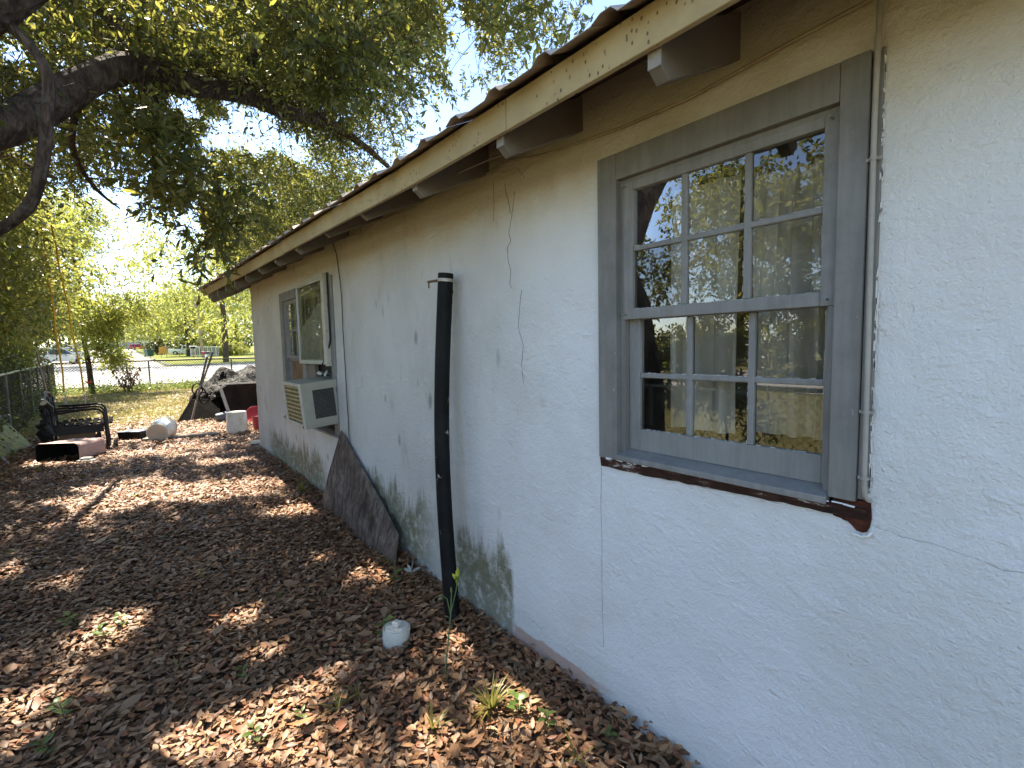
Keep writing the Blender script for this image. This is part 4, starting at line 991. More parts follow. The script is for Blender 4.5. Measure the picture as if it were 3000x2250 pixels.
# twigs and leaves close under the limbs: these are what the eye sees
scatter(200, ((-2.4, 5.0), (4.4, 12), (3.0, 6.4)), (.4, .75), 1.0, lambda x, y, z: z > bot(x, y)+.25)
cl_main = cl; cl = []
for p in ((.81, 5.96, 2.95), (.91, 6.12, 2.8), (.66, 5.6, 3.2), (.55, 5.5, 3.5), (.36, 5.45, 3.68), (.75, 6.6, 3.1), (.5, 6.1, 3.3), (1.0, 6.4, 3.3)): cl.append((*p, .34, .34, .30, .34))
for p in ((1.78, 5.3, 4.35), (2.13, 5.04, 4.6), (2.67, 5.32, 5.16), (1.82, 4.66, 4.54), (1.32, 5.07, 4.62), (2.4, 5.9, 4.9), (2.0, 5.7, 4.7)): cl.append((*p, .5, .5, .36, .42))
for p in ((3.25, 4.15, 4.9), (3.6, 3.3, 4.9), (3.3, 4.6, 5.2)): cl.append((*p, .4, .4, .3, .2))
cl_hero = cl; cl = cl_main
for (a, b, n) in (((-.5, 4.9, 3.25), (.13, 5.3, 4.05), 5), ((.13, 5.3, 4.05), (1.2, 6.25, 4.6), 8), ((1.2, 6.25, 4.6), (2.6, 7.5, 5.0), 8), ((2.6, 7.5, 5), (3.6, 8.2, 5), 5)):
    for i in range(n): u = (i+.5)/n; cl.append((a[0]+(b[0]-a[0])*u, a[1]+(b[1]-a[1])*u, a[2]+(b[2]-a[2])*u, .3, .3, .12, .22))

(vf, seg) = cloud(cl, 150, 14, .080, .0265, .06, .40, T6, 1.05)
hero = cl_hero
(vh, segh) = cloud(hero, 80, 13, .115, .038, .16, .42, T8, .95)
h_ = npmesh('hanging_leaves', vh[0], vh[1], 'oak_leaf', oak); h_['kind'] = 'stuff'
twigs_mesh('hanging_twigs', segh, .0045, 'bark', oak)
crown = npmesh('crown', vf[0], vf[1], 'oak_leaf', oak); crown['kind'] = 'stuff'
twigs_mesh('twigs', seg, .0042, 'bark', oak)
NLEAF = len(vf[0])//6

cl2 = cl; cl = []
scatter(195, ((-4.2, 6.5), (3.6, 18), (6.2, 11)), (.7, 1.15), 1.0, lambda x, y, z: z > 5.4+.22*max(0, y-6)+max(0, x-1)*.3)
scatter(22, ((-3.6, -1.8), (4.2, 12), (3.4, 6)), (.6, 1.0), 1.0)
(vf2, seg2) = cloud(cl, 42, 17, .14, .055, .1, .6, T4)
c2 = npmesh('upper_crown', vf2[0], vf2[1], 'oak_leaf', oak); c2['kind'] = 'stuff'
NLEAF += len(vf2[0])//4

def tree(name, loc, label, trunk, clumps, mat, tw, lf, ll, lw, cat='tree', group=None, droop=.2, twl=.5, rtr=None, near=1.6, gaps=True, spread=.8):
    t = thing(name, (*loc[:2], G(*loc[:2])), label, cat, group)
    for (p, r) in trunk:
        q, rr = limb(p, r, loc[0]*3+loc[1]); MB().tube(q, rr, 9).build('trunk' if p is trunk[0][0] else 'limb', 'bark', t, True, fix=False)
    (v, _) = cloud(clumps, tw, lf, ll, lw, droop, twl, T4, spread, gaps, near)
    o = npmesh('crown', v[0], v[1], mat, t); o['kind'] = 'stuff'; return t
def ball(c, R_, n, r, zs=.8, wt=1, flat=0):
    out = []
    for i in range(n):
        d = rnd(1)[0]*random.random()**.4; q = random.uniform(*r)
        out.append((c[0]+d[0]*R_[0], c[1]+d[1]*R_[1], c[2]+d[2]*R_[2], q, q, q*zs, wt*random.uniform(.5, 1.5)))
    return out
# ------------------------------------------------------------------ trees and shrubs round the yard
def tk(x, y, pts, r): return ([(x, y, G(x, y)-.1)] + pts, r)
tree('young_tree', (-.95, 25.2), 'slim young tree with a leaning trunk in front of the far fence',
     [tk(-.95, 25.2, [(-.98, 25.22, 1.0), (-1.07, 25.28, 2.2), (-1.04, 25.2, 3.4), (-1.15, 25.2, 5.2), (-1.1, 25.3, 7)], [.115, .09, .075, .07, .05, .02]),
      ([(-1.05, 25.25, 2.6), (-.2, 24.9, 3.3), (.6, 24.7, 3.2)], [.05, .04, .02]), ([(-1.05, 25.2, 3.4), (-1.8, 25, 4.4), (-2.3, 24.9, 4.8)], [.05, .04, .02])],
     ball((-.7, 25, 4.9), (2.2, 1.8, 2.6), 26, (.5, .9)) + ball((-.5, 24.8, 2.7), (1.1, 1.0, .6), 7, (.3, .5)) + ball((-.6, 24.9, 1.5), (.9, .7, .6), 3, (.22, .35)), 'bright_leaf', 78, 9, .14, .055)
tree('side_tree', (-2.35, 12.2), 'dark leafy tree rising behind the left fence, nearest of its row',
     [tk(-2.35, 12.2, [(-2.3, 12.2, 1.5), (-2.4, 12.1, 3), (-2.3, 12.3, 6)], [.16, .14, .12, .06])],
     ball((-2.5, 12.2, 4.2), (1.6, 1.8, 2.6), 26, (.5, .9)) + ball((-2.0, 12.4, 2.6), (.8, 1.2, .9), 9, (.35, .6)), 'oak_leaf', 130, 10, .12, .045, group='trees behind the left fence')
tree('side_tree', (-2.9, 16), 'olive green tree behind the left fence with a reddish trunk',
     [tk(-2.9, 16, [(-2.85, 16, 1.5), (-2.9, 15.9, 3.3), (-2.7, 16, 6)], [.22, .18, .15, .06])],
     ball((-2.6, 16, 4.2), (1.7, 2.0, 3.0), 32, (.55, 1.0)), 'oak_leaf', 105, 10, .14, .052, group='trees behind the left fence')
tree('side_tree', (-3.1, 21), 'pale green tree at the corner of the left and far fences',
     [tk(-3.1, 21, [(-3.0, 21, 2), (-3.1, 21, 4), (-2.8, 21, 7)], [.2, .17, .13, .06])],
     ball((-2.6, 21.3, 5.0), (2.0, 2.2, 3.2), 34, (.6, 1.1)), 'bright_leaf', 85, 10, .16, .06, group='trees behind the left fence')
for (x, y, h, lab) in ((-2.35, 9.6, 1.7, 'dark bush crowding the left fence beside the mottled sheet'), (-2.55, 14.2, 1.9, 'dark bush behind the left fence beyond the patio bench'), (-2.7, 17.6, 2.0, 'grey green bush behind the left fence near the swing'), (-2.95, 22.5, 2.2, 'leafy bush filling the corner of the two fences')):
    tree('bush', (x, y), lab, [tk(x, y, [(x+.05, y, .7), (x, y+.1, h)], [.03, .022, .01]), tk(x-.1, y+.2, [(x-.25, y+.3, h*.8)], [.02, .01])],
         ball((x+.02, y, h*.58), (.5, 1.9, h*.58), 26, (.3, .5)), 'dark_leaf', 85, 8, .085, .034, 'bush', 'bushes along the left fence')
tree('vine', (-1.7, 15), 'climbing vine matted over the left chain link fence', [tk(-1.62, 14, [(-1.68, 14.6, .6), (-1.75, 16, 1.1)], [.012, .01, .008])],
     [(-.95-1.18*(y+6)/32-.03, y, random.uniform(.15, .85), .07, .5, .3, .3) for y in np.arange(11, 25, .55)], 'dark_leaf', 90, 6, .06, .03, 'vine')
def limbed(x, y, h, r): return [tk(x, y, [(x+.1, y, h*.3), (x-.1, y+.2, h*.55), (x+.1, y, h*.9)], [r, r*.8, r*.55, r*.2]), ([(x, y+.1, h*.4), (x+h*.15, y-.3, h*.6), (x+h*.25, y-.5, h*.7)], [r*.45, r*.3, r*.1]), ([(x-.05, y, h*.42), (x-h*.15, y+.3, h*.6), (x-h*.26, y, h*.72)], [r*.45, r*.3, r*.1])]
yt = 'trees across the street'
tree('back_tree', (7.5, 21.5), 'yellow green tree overhanging the yard behind the house', limbed(7.5, 21.5, 9, .24),
     ball((6.2, 21.0, 7.2), (3.6, 2.6, 2.8), 44, (.7, 1.3)) + ball((4.3, 19.5, 5.2), (1.5, 1.5, 1.6), 12, (.5, .8)), 'oak_leaf', 90, 10, .17, .065)
tree('back_tree', (6.5, 27.6), 'golden leafed tree drooping beside the far fence', limbed(6.5, 27.6, 9, .2),
     ball((6.2, 28.0, 6.3), (3.0, 2.0, 4.0), 40, (.6, 1.1)), 'bright_leaf', 40, 8, .18, .05, droop=.6)
far = [(14, 128, 18, 'tall tree right behind the white pickup'), (20, 84, 12, 'rounded tree at the driveway'), (30, 95, 15, 'tree far right beside the driveway'), (-3.5, 235, 19, 'distant tree at the far left of the white building'), (11, 235, 20, 'distant tree right of the white building'), (8.8, 60, 19, 'big bright tree whose crown hangs over the mailboxes'), (-6.5, 62, 18, 'bright tree at the near left corner of the far street'), (2.5, 230, 20, 'tallest hazy tree behind the white building'), (9, 99, 13, 'broad sunlit tree behind the utility pole'), (17, 103, 15, 'tall sunlit tree right of the utility pole'), (12.5, 121, 16, 'bright tree crown over the white pickup'), (7.0, 138, 15, 'pale green tree behind the white pickup'), (24, 112, 17, 'wide bright tree nearest the house corner'),
       (-.5, 150, 14, 'hazy tree at the end of the far street'), (3.5, 205, 16, 'distant tree over the white building'), (-6.5, 205, 18, 'distant tree left of the white building'), (-13, 118, 16, 'green tree left of the far street'), (-15, 80, 13, 'green tree over the parked cars'), (-9, 150, 15, 'tree behind the second parked car'), (-22, 100, 16, 'deep green tree at the left across the street'), (9, 165, 17, 'tree behind the red car')]
for (x, y, h, lab) in far:
    tree('street_tree', (x, y), lab, limbed(x, y, h, .32), ball((x, y, G(x, y)+h*.54), (h*.42, h*.42, h*.42), 60, (h*.08, h*.15)), 'bright_leaf', 26, 9, .36, .17, 'tree', yt, gaps=False, twl=1.1)
tree('shrub', (14, 92), 'pale spiky shrub beside the utility pole', [tk(14, 92, [(14, 92, 2.5)], [.08, .03])], ball((14, 92, 2.2), (3, 1.5, 1.2), 14, (.6, .9)), 'bright_leaf', 30, 8, .5, .10, 'shrub', gaps=False)
tree('shrub', (10.5, 112.5), 'dark bush hiding the tail of the white pickup', [tk(10.5, 110, [(10.5, 110, 3)], [.1, .04])], ball((12.2, 109.5, 2.9), (1.3, 1.2, 1.7), 12, (.6, .9)), 'oak_leaf', 34, 8, .35, .16, 'shrub', gaps=False)
# trees on the open side of the yard (seen mirrored in the window)
for (x, y, h, lab) in ((-22, 9, 11, 'round tree across the side street, in the middle'), (-25, 22, 13, 'tall tree across the side street toward the cars'), (-21, -6, 10, 'tree across the side street behind the camera'), (-30, 15, 14, 'tallest tree across the side street')):
    tree('side_street_tree', (x, y), lab, limbed(x, y, h, .3), ball((x, y, h*.6), (h*.4, h*.4, h*.4), 40, (h*.09, h*.15)), 'oak_leaf', 30, 9, .34, .16, 'tree', 'trees across the side street', gaps=False, twl=.9)
tree('sapling', (-2.0, 2.6), 'young sapling growing through the fence beside the oak', [tk(-2.0, 2.6, [(-1.95, 2.7, .6), (-2.0, 2.8, 1.3), (-1.9, 2.9, 2)], [.018, .014, .010, .005])],
     ball((-1.95, 2.75, 1.0), (.35, .6, .6), 9, (.15, .25)), 'oak_leaf', 60, 7, .085, .03, 'sapling', gaps=False, twl=.2)

for (x, y, L_, lab) in ((-19, -2, 9, 'low hedge across the side street nearest the camera'), (-20.5, 16, 10, 'low hedge across the side street further along')):
    tree('hedge', (x, y), lab, [tk(x, y, [(x, y, 1.5)], [.06, .03])], [(x+random.uniform(-1, 1), y+random.uniform(-L_, L_), random.uniform(.5, 2.6), .9, .9, .7, random.uniform(.6, 1.4)) for _ in range(46)], 'oak_leaf', 40, 8, .28, .14, 'hedge', 'hedges across the side street', gaps=False)

tree('hedge', (13, 117), 'dark hedge along the lawn behind the white pickup', [tk(13, 117, [(13, 117, G(13, 117)+2)], [.08, .04])], [(random.uniform(3.5, 22), 117+random.uniform(-1, 1), G(13, 117)+random.uniform(.6, 3.6), 1.3, 1.2, 1.1, random.uniform(.6, 1.4)) for _ in range(60)], 'dark_leaf', 30, 8, .42, .2, 'hedge', gaps=False)
# dead shrub and weeds at the far fence
def sticks(name, base, n, h, mat, label, cat, leafmat_, nl, ll):
    t = thing(name, base, label, cat); mb = MB(); P_ = []; A_ = []
    for i in range(n):
        a = random.uniform(0, 6.28); q = [Vector(base)+Vector((random.uniform(-.1, .1), random.uniform(-.1, .1), 0))]
        for j in range(3): q.append(q[-1]+Vector((math.cos(a)*.16, math.sin(a)*.16, h/3*random.uniform(.7, 1.1)))+Vector(rnd(1)[0])*.06)
        mb.tube(q, [.016, .012, .008, .004], 5)
        for k in range(nl):
            u = random.uniform(.8, 2.95); m_ = int(u); P_.append(q[m_].lerp(q[m_+1], u-m_)); A_.append(Vector(rnd(1)[0])*.6+Vector((0, 0, -.9)))
    mb.build('stems', 'twig', t, True)
    P_ = np.array(P_); n = len(P_); v, f = leaves(P_, norm(np.array(A_)), rnd(n), ll*RNG.uniform(.6, 1.2, n), ll*.4*np.ones(n), T4); npmesh('leaves', v, f, leafmat_, t)['kind'] = 'stuff'
sticks('dead_shrub', (.15, 24.7, 0), 12, 1.15, 'twig', 'dead shrub with curled brown leaves at the far fence', 'shrub', 'dry_leaf', 16, .15)
sticks('dry_weed', (.55, 25.2, 0), 4, 1.0, 'twig', 'dry brown weed hanging on the fence mesh near the post', 'weed', 'dry_leaf', 5, .16)
n = 5200; x = RNG.uniform(-2.2, 7, n); y = 25.3-(x+2.1)*.165+RNG.normal(0, .3, n); z = np.abs(RNG.normal(0, .22, n)); k = RNG.random(n) < np.clip(1.3-z*1.4, .1, 1)*(.5+.5*np.sin(x*2.3)**2); x, y, z = x[k], y[k], z[k]
v, f = leaves(np.stack([x, y, z+Gn(x, y)], -1), norm(rnd(len(x))+np.array((0, 0, .3))), norm(rnd(len(x))+np.array((0, 0, .6))), RNG.uniform(.06, .15, len(x)), RNG.uniform(.03, .05, len(x)), T4)
o = npmesh('fence_weeds', v, f, 'weed_leaf'); tag(o, 'low weeds tangled along the foot of the far fence', 'weeds', kind='stuff')
t = thing('red_flower', (-.98, 22.7, 0), 'single red bloom beside the leaning young tree', 'flower')
MB().tube([(-.97, 22.7, -.02), (-.96, 22.7, .3), (-.95, 22.68, .50)], .008, 5).build('stem', 'stem', t)
mb = MB()
for i in range(8): a = i*.785; mb.bar((-.95, 22.68, .52), (-.95+.10*math.cos(a), 22.68+.10*math.sin(a), .54+.05*(i % 2)), .07, .015)
mb.build('petals', 'flower_red', t)

# rope swing
sw = thing('rope_swing', (-.7, 11.9, .6), 'rope swing on two yellow orange ropes hanging behind the bench', 'swing')
for (a, b) in (((-.96, 12.3, 3.85), (-.84, 12.0, .86)), ((-.82, 12.2, 3.9), (-.56, 11.78, .86))):
    a, b = Vector(a), Vector(b); q = [a.lerp(b, i/8)+Vector((.012*math.sin(i*2.1), 0, 0)) for i in range(9)]
    MB().tube(q, .014, 8).build('rope', 'rope', sw, True)
    mb = MB(); mb.tube([b+Vector((.022*math.cos(i*.63), 0, .03*math.sin(i*.63)-.03)) for i in range(11)], .006, 6); mb.tube([b+Vector((0, 0, -.06)), b+Vector((0, 0, -.24))], .012, 6)
    mb.build('hook', 'pale_board', sw, True)
MB().bar((-.90, 12.03, .60), (-.50, 11.75, .60), .18, .03).build('seat', 'dark_brown', sw, bevel=.004)
tag(MB().tube([(-1.13, 13.4, .1), (-1.25, 13.6, 1.0), (-1.32, 13.7, 1.6)], .018, 7).build('grey_pole', 'pole'), 'slim grey pole slanting beside the yellow ropes', 'pole')

# ------------------------------------------------------------------ street
def vehicle(name, loc, rz, label, cat, body, shape):
    t = thing(name, (loc[0], loc[1], G(loc[0], loc[1])+.03), label, cat, None, rz); L, W_ = shape['L'], shape['W']
    def arch(x): return [(x-.42, .32), (x-.36, .55), (x-.15, .70), (x+.15, .70), (x+.36, .55), (x+.42, .32)]
    wb = shape['wheels']; lo = [(-L/2, .35)] + arch(wb[0]) + arch(wb[1]) + [(L/2, .35)]
    pr = lo + list(reversed(shape['top'])); MB().prism(pr, -W_/2, W_/2).build('body', body, t, bevel=.05, local=True)
    cab = shape['cab']; mb = MB(); n = len(cab)
    for s_ in (-1, 1): mb.v += [(x, s_*(W_/2-.04-(.13 if z > cab[0][1]+.05 else 0)), z) for x, z in cab]
    mb.f = [tuple(range(n)), tuple(range(2*n-1, n-1, -1))]+[(i, (i+1) % n, n+(i+1) % n, n+i) for i in range(n)]
    mb.build('cabin', body, t, bevel=.03, local=True)
    for g in shape['side']:
        for s_ in (-1, 1):
            mb = MB(); yy = lambda z: s_*(W_/2-.04-.13*min(1, (z-cab[0][1])/(cab[1][1]-cab[0][1]))+.012)
            mb.v = [(x, yy(z), z) for x, z in g]; mb.f = [tuple(range(len(g)))]; mb.build('side_window', 'car_glass', t, local=True)
    for (a, b) in shape['ends']:
        d = Vector((b[0]-a[0], 0, b[1]-a[1])); nn = Vector((d.z, 0, -d.x)).normalized()*.015; nn = nn if (nn.x > 0) == (a[0] > 0) else -nn
        p = Vector((a[0], 0, a[1]))+d*.12+nn; q = Vector((a[0], 0, a[1]))+d*.9+nn
        MB().quad((p.x, -W_/2+.18, p.z), (p.x, W_/2-.18, p.z), (q.x, W_/2-.26, q.z), (q.x, -W_/2+.26, q.z)).build('windscreen', 'car_glass', t, local=True)
    for x in wb:
        for s_ in (-1, 1):
            Tm = Matrix.Translation((x, s_*(W_/2-.11), .34)) @ Matrix.Rotation(R(90), 4, 'X')
            w = MB().lathe([(.20, -.11), (.32, -.11), (.34, -.07), (.34, .07), (.32, .11), (.20, .11)], Tm, 20).build('wheel', 'tyre', t, True, local=True)
            MB().lathe([(.02, -.115), (.20, -.10), (.215, -.118)], Tm, 16).lathe([(.215, .118), (.20, .10), (.02, .115)], Tm, 16).build('rim', 'rim', w, local=True)
    for s_ in (-1, 1):
        MB().box(L/2-.03, L/2+.012, s_*W_*.36-.16, s_*W_*.36+.16, .70, .84).build('headlight', 'silver', t, local=True)
        MB().box(-L/2-.012, -L/2+.03, s_*W_*.42-.09, s_*W_*.42+.09, .72, .95).build('tail_light', 'lamp_red', t, local=True)
    MB().box(L/2-.02, L/2+.07, -W_/2+.05, W_/2-.05, .38, .55).build('bumper', 'car_dark', t, local=True, bevel=.02)
    MB().box(-L/2-.07, -L/2+.02, -W_/2+.05, W_/2-.05, .38, .55).build('bumper', 'car_dark', t, local=True, bevel=.02)
    return t
suv = dict(L=4.7, W=1.85, wheels=(-1.4, 1.4), top=[(-2.35, 1.0), (1.0, 1.02), (2.2, .92), (2.35, .75)], cab=[(-2.25, 1.0), (-2.0, 1.66), (-.2, 1.72), (.35, 1.64), (1.05, 1.02)],
           side=[[(-1.95, 1.08), (-1.82, 1.55), (-1.15, 1.58), (-1.15, 1.08)], [(-1.05, 1.08), (-1.05, 1.58), (-.2, 1.6), (-.2, 1.08)], [(-.1, 1.08), (-.1, 1.6), (.28, 1.55), (.8, 1.1)]], ends=[((1.05, 1.02), (.35, 1.64)), ((-2.25, 1.0), (-2.0, 1.66))])
truck = dict(L=5.6, W=1.95, wheels=(-1.75, 1.75), top=[(-2.8, 1.12), (-.72, 1.12), (-.72, 1.12), (1.25, 1.14), (2.65, 1.06), (2.8, .85)], cab=[(-.75, 1.12), (-.62, 1.82), (.45, 1.84), (1.25, 1.14)],
             side=[[(-.55, 1.2), (-.48, 1.70), (-.05, 1.72), (-.05, 1.2)], [(.05, 1.2), (.05, 1.72), (.42, 1.72), (.98, 1.2)]], ends=[((1.25, 1.14), (.45, 1.84)), ((-.75, 1.12), (-.62, 1.82))])
vehicle('red_suv', (4.5, 177.6), R(-8), 'red car parked side on by the grey block wall', 'car', 'car_red', suv)
vehicle('white_pickup', (9.9, 111), R(-10), 'white pickup truck parked on the lawn beyond the street', 'pickup truck', 'car_white', truck)
vehicle('dark_suv', (-5.0, 68.5), R(22), 'dark car with a pale roof behind the yellow ropes', 'car', 'car_silver', suv)
vehicle('silver_suv', (-5.3, 92), R(20), 'silver car behind the young tree trunk', 'car', 'car_silver', suv)
t = thing('pale_roof', (-5, 68.5, 2.3), 'pale roof of the dark car, added as a flat plate', 'car roof'); z = G(-5, 68.5)+1.76
MB().box(-1.9, .25, -.72, .72, 0, .05, Matrix.Translation((-5, 68.5, z)) @ Matrix.Rotation(R(22), 4, 'Z')).build('panel', 'white_paint', t, bevel=.02)  # white plate added as the car's pale roof
z = G(3.7, 100.5); t = thing('wheelie_bin', (3.7, 100.5, z), 'green wheeled rubbish bin standing at the lawn edge', 'bin')
Tm = Matrix.Translation((3.7, 100.5, z)) @ Matrix.Rotation(R(25), 4, 'Z')
mb = MB(); pr = [(-.42, .1), (.42, .1), (.55, 1.15), (-.55, 1.15)]; mb.prism(pr, -.5, .5, Tm); mb.build('body', 'bin_green', t, bevel=.04)
MB().box(-.6, .6, -.56, .58, 1.16, 1.25, Tm).build('lid', 'car_dark', t, bevel=.04)
for s_ in (-1, 1): MB().lathe([(.03, -.05), (.14, -.05), (.14, .05), (.03, .05)], Tm @ Matrix.Translation((s_*.4, .5, .14)) @ Matrix.Rotation(R(90), 4, 'Y'), 12).build('wheel', 'tyre', t)
def mailbox(loc, rz, label, post, box_, flag, hp, top=None):
    z = G(*loc); t = thing('mailbox', (*loc, z), label, 'mailbox', 'mailboxes along the street', rz)
    MB().box(-.07, .07, -.07, .07, -.1, hp).build('post', post, t, local=True); Q = [(-.13, 0), (.13, 0), (.13, .16), (.09, .24), (0, .27), (-.09, .24), (-.13, .16)]
    MB().prism(Q, -.32, .32, Matrix.Translation((0, 0, hp)) @ Matrix.Rotation(R(90), 4, 'Z')).build('box', box_, t, local=True, bevel=.01)
    if flag: MB().box(-.25, -.05, -.16, -.14, hp+.10, hp+.22).build('flag', flag, t, local=True)
    if top: MB().box(-.5, .5, -.3, .3, hp+.28, hp+.40).build('roof', top, t, local=True, bevel=.05)
mailbox((5.8, 49.5), R(-12), 'black mailbox with a red flag on a white post', 'white_paint', 'car_dark', 'lamp_red', 1.08)
mailbox((8.5, 86.2), R(-5), 'dark mailbox with a white top on a brown post', 'pole', 'dark_brown', None, 1.35, 'white_paint')
z = G(9.25, 83); t = thing('utility_pole', (9.25, 83, z), 'leaning brown wooden utility pole in front of the bright trees', 'utility pole')
MB().tube([(9.4, 83, z-.3), (9.1, 83, z+4.5), (8.75, 83, z+9.5)], [.19, .17, .13], 10).build('shaft', 'pole', t, True); MB().bar((7.6, 83, z+8.8), (9.9, 83, z+8.8), .12, .12).build('crossarm', 'pole', t)
z = G(9.6, 89.2); t = thing('picket_screen', (9.6, 89.2, z), 'grey slatted screen standing beside the utility pole', 'screen')
for i in range(14): MB().box(8.4+.28*i, 8.4+.28*i+.16, 89.15, 89.2, z, z+1.5).build('slat', 'block' if i % 2 else 'pale_board', t)
MB().box(8.3, 12.4, 89.2, 89.26, z+1.5, z+1.62).build('top_rail', 'white_paint', t)
z = G(5.3, 94); t = thing('yard_sign', (5.3, 94, z), 'orange brown board sign on two short legs on the lawn', 'sign')
MB().prism([(-.62, .55), (.5, .5), (.62, 1.3), (.1, 1.75), (-.55, 1.6)], -.03, .03, Matrix.Translation((5.3, 94, z))).build('board', 'orange', t)
for s_ in (-.3, .4): MB().box(5.3+s_-.04, 5.3+s_+.04, 93.98, 94.05, z-.1, z+.6).build('leg', 'pole', t)
mb = MB(); z = G(0, 194); t = thing('block_wall', (0, 194, z), 'long grey block wall at the end of the far street', 'wall')
for j in range(5):
    for i in range(9): MB().box(-16+2.35*i+(j % 2)*1.1, -16+2.35*(i+1)+(j % 2)*1.1-.03, 193.9+.02*((i+j) % 3), 194.3, z+.42*j, z+.42*(j+1)-.02).build('block', 'block', t)
z = G(4, 216); t = thing('white_building', (4, 216, z), 'low white building behind the red car', 'building')
MB().box(-4, 14, 214, 222, z-1, z+2.9).build('wall', 'white_paint', t); MB().prism([(-4.6, 2.9), (14.6, 2.9), (13.6, 4.0), (-3.6, 4.0)], 213.5, 222.5, Matrix.Translation((0, 0, z))).build('roof', 'shingle', t)
for x in (-2, 1.2, 4.6, 8.2, 11): MB().box(x, x+1.3, 213.96, 214, z+1.0, z+2.2).build('window', 'win_dark', t)
z = G(-19, 60); t = thing('side_house', (-24, 66, z), 'pale house set back among the trees at the far left', 'house')
MB().box(-30, -19, 62, 72, z-.5, z+2.9).build('wall', 'white_paint', t); MB().prism([(-31, 2.9), (-18, 2.9), (-24.5, 5.3)], 61.5, 72.5, Matrix.Translation((0, 0, z))).build('roof', 'shingle', t)
for x in (-28.5, -25, -21.5): MB().box(x, x+1.2, 61.96, 62, z+1, z+2.2).build('window', 'win_dark', t)

# ------------------------------------------------------------------ leaf litter, grass, weeds
def litter(n, xr, yr, tmpl, ll, lw, dens=None, lift=.035):
    x = RNG.uniform(*xr, n); y = RNG.uniform(*yr, n)
    k = (x < WX-.012) | (y > 8.4)
    if dens is not None: k &= RNG.random(n) < dens(x, y)
    x, y = x[k], y[k]; n = len(x); a = RNG.uniform(0, 6.283, n)
    und = .012*np.sin(x*5.1+1.3*np.sin(y*3.7))+.012*np.sin(y*6.3+1.7*np.sin(x*4.1))
    pile = .035*np.exp(-((x-WX)/.10)**2)*(y < 8.3)*np.where((y > 1.3) & (y < 2.7), .15, 1)
    p = np.stack([x, y, Gn(x, y)+.004+np.maximum(0, und)+pile*RNG.random(n)+lift*RNG.random(n)**1.5], -1)
    ax = norm(np.stack([np.cos(a), np.sin(a), RNG.normal(0, .22, n)], -1)); nr = norm(rnd(n)*.33+np.array((0, 0, 1)))
    return leaves(p, ax, nr, ll*RNG.uniform(.55, 1.2, n), lw*RNG.uniform(.6, 1.35, n), tmpl, RNG.normal(.1, .35, n))
vs, fs = [], []; off = 0
for args in ((45000, (-1.6, WX+.01), (.3, 4.6), T8, .054, .0195), (700, (-1.5, WX), (.5, 6), T8, .10, .045, None, .05), (52000, (-1.9, WX+.01), (4.6, 9.2), T4, .064, .024),
             (36000, (-2.2, 3.2), (9.2, 14), T4, .075, .032, lambda x, y: np.clip((14.5-y)/3.5, .25, 1)), (9000, (-2.2, 5), (14, 24), T4, .08, .04),
             (9000, (-3.2, -1.3), (.3, 12), T4, .07, .03)):
    v, f = litter(*args); vs.append(v); fs += [q+off for q in f]; off += len(v)
f3 = [f for f in fs if f.shape[1] == 3]; f4 = [f for f in fs if f.shape[1] == 4]
o = npmesh('leaf_litter', np.concatenate(vs), [np.concatenate(f3), np.concatenate(f4)], 'litter'); tag(o, 'thick carpet of dry brown fallen leaves over the yard', 'fallen leaves', kind='stuff')
mb = MB()
for i in range(330):
    y = .9+9*random.random()**1.6; x = random.uniform(-1.4, 1.55); a = random.uniform(0, 6.28); L = random.uniform(.06, .28); z = G(x, y)+.035
    mb.tube([(x, y, z), (x+L*.5*math.cos(a), y+L*.5*math.sin(a), z+random.uniform(0, .02)), (x+L*math.cos(a+.25), y+L*math.sin(a+.25), z-.005)], [random.uniform(.0015, .0035), .002, .001], 5)
tag(mb.build('twig_litter', 'twig', None, True, fix=False), 'thin fallen twigs lying among the dry leaves', 'twigs', kind='stuff')
n = 42000; x = RNG.uniform(-2.2, 7, n); y = RNG.uniform(11.5, 26, n); k = RNG.random(n) < np.clip((y-11)/4, .06, 1)*(.35+.65*(np.sin(x*1.9+np.sin(y*1.3)*2)*.5+.5)); x, y = x[k], y[k]; n = len(x)
v, f = leaves(np.stack([x, y, Gn(x, y)], -1), norm(rnd(n)*.6+np.array((0, 0, 1))), rnd(n), RNG.uniform(.04, .11, n), RNG.uniform(.008, .016, n), T4)
tag(npmesh('yard_grass', v, f, 'grass'), 'sparse sunlit yellow green grass at the far end of the yard', 'grass', kind='stuff')
n = 20000; x = RNG.uniform(-12, -1.3, n); y = RNG.uniform(-4, 14, n); v, f = leaves(np.stack([x, y, Gn(x, y)], -1), norm(rnd(n)*.6+np.array((0, 0, 1))), rnd(n), RNG.uniform(.05, .14, n), RNG.uniform(.012, .02, n), T4)
tag(npmesh('side_grass', v, f, 'grass'), 'dry golden grass on the open ground beyond the left fence', 'grass', kind='stuff')
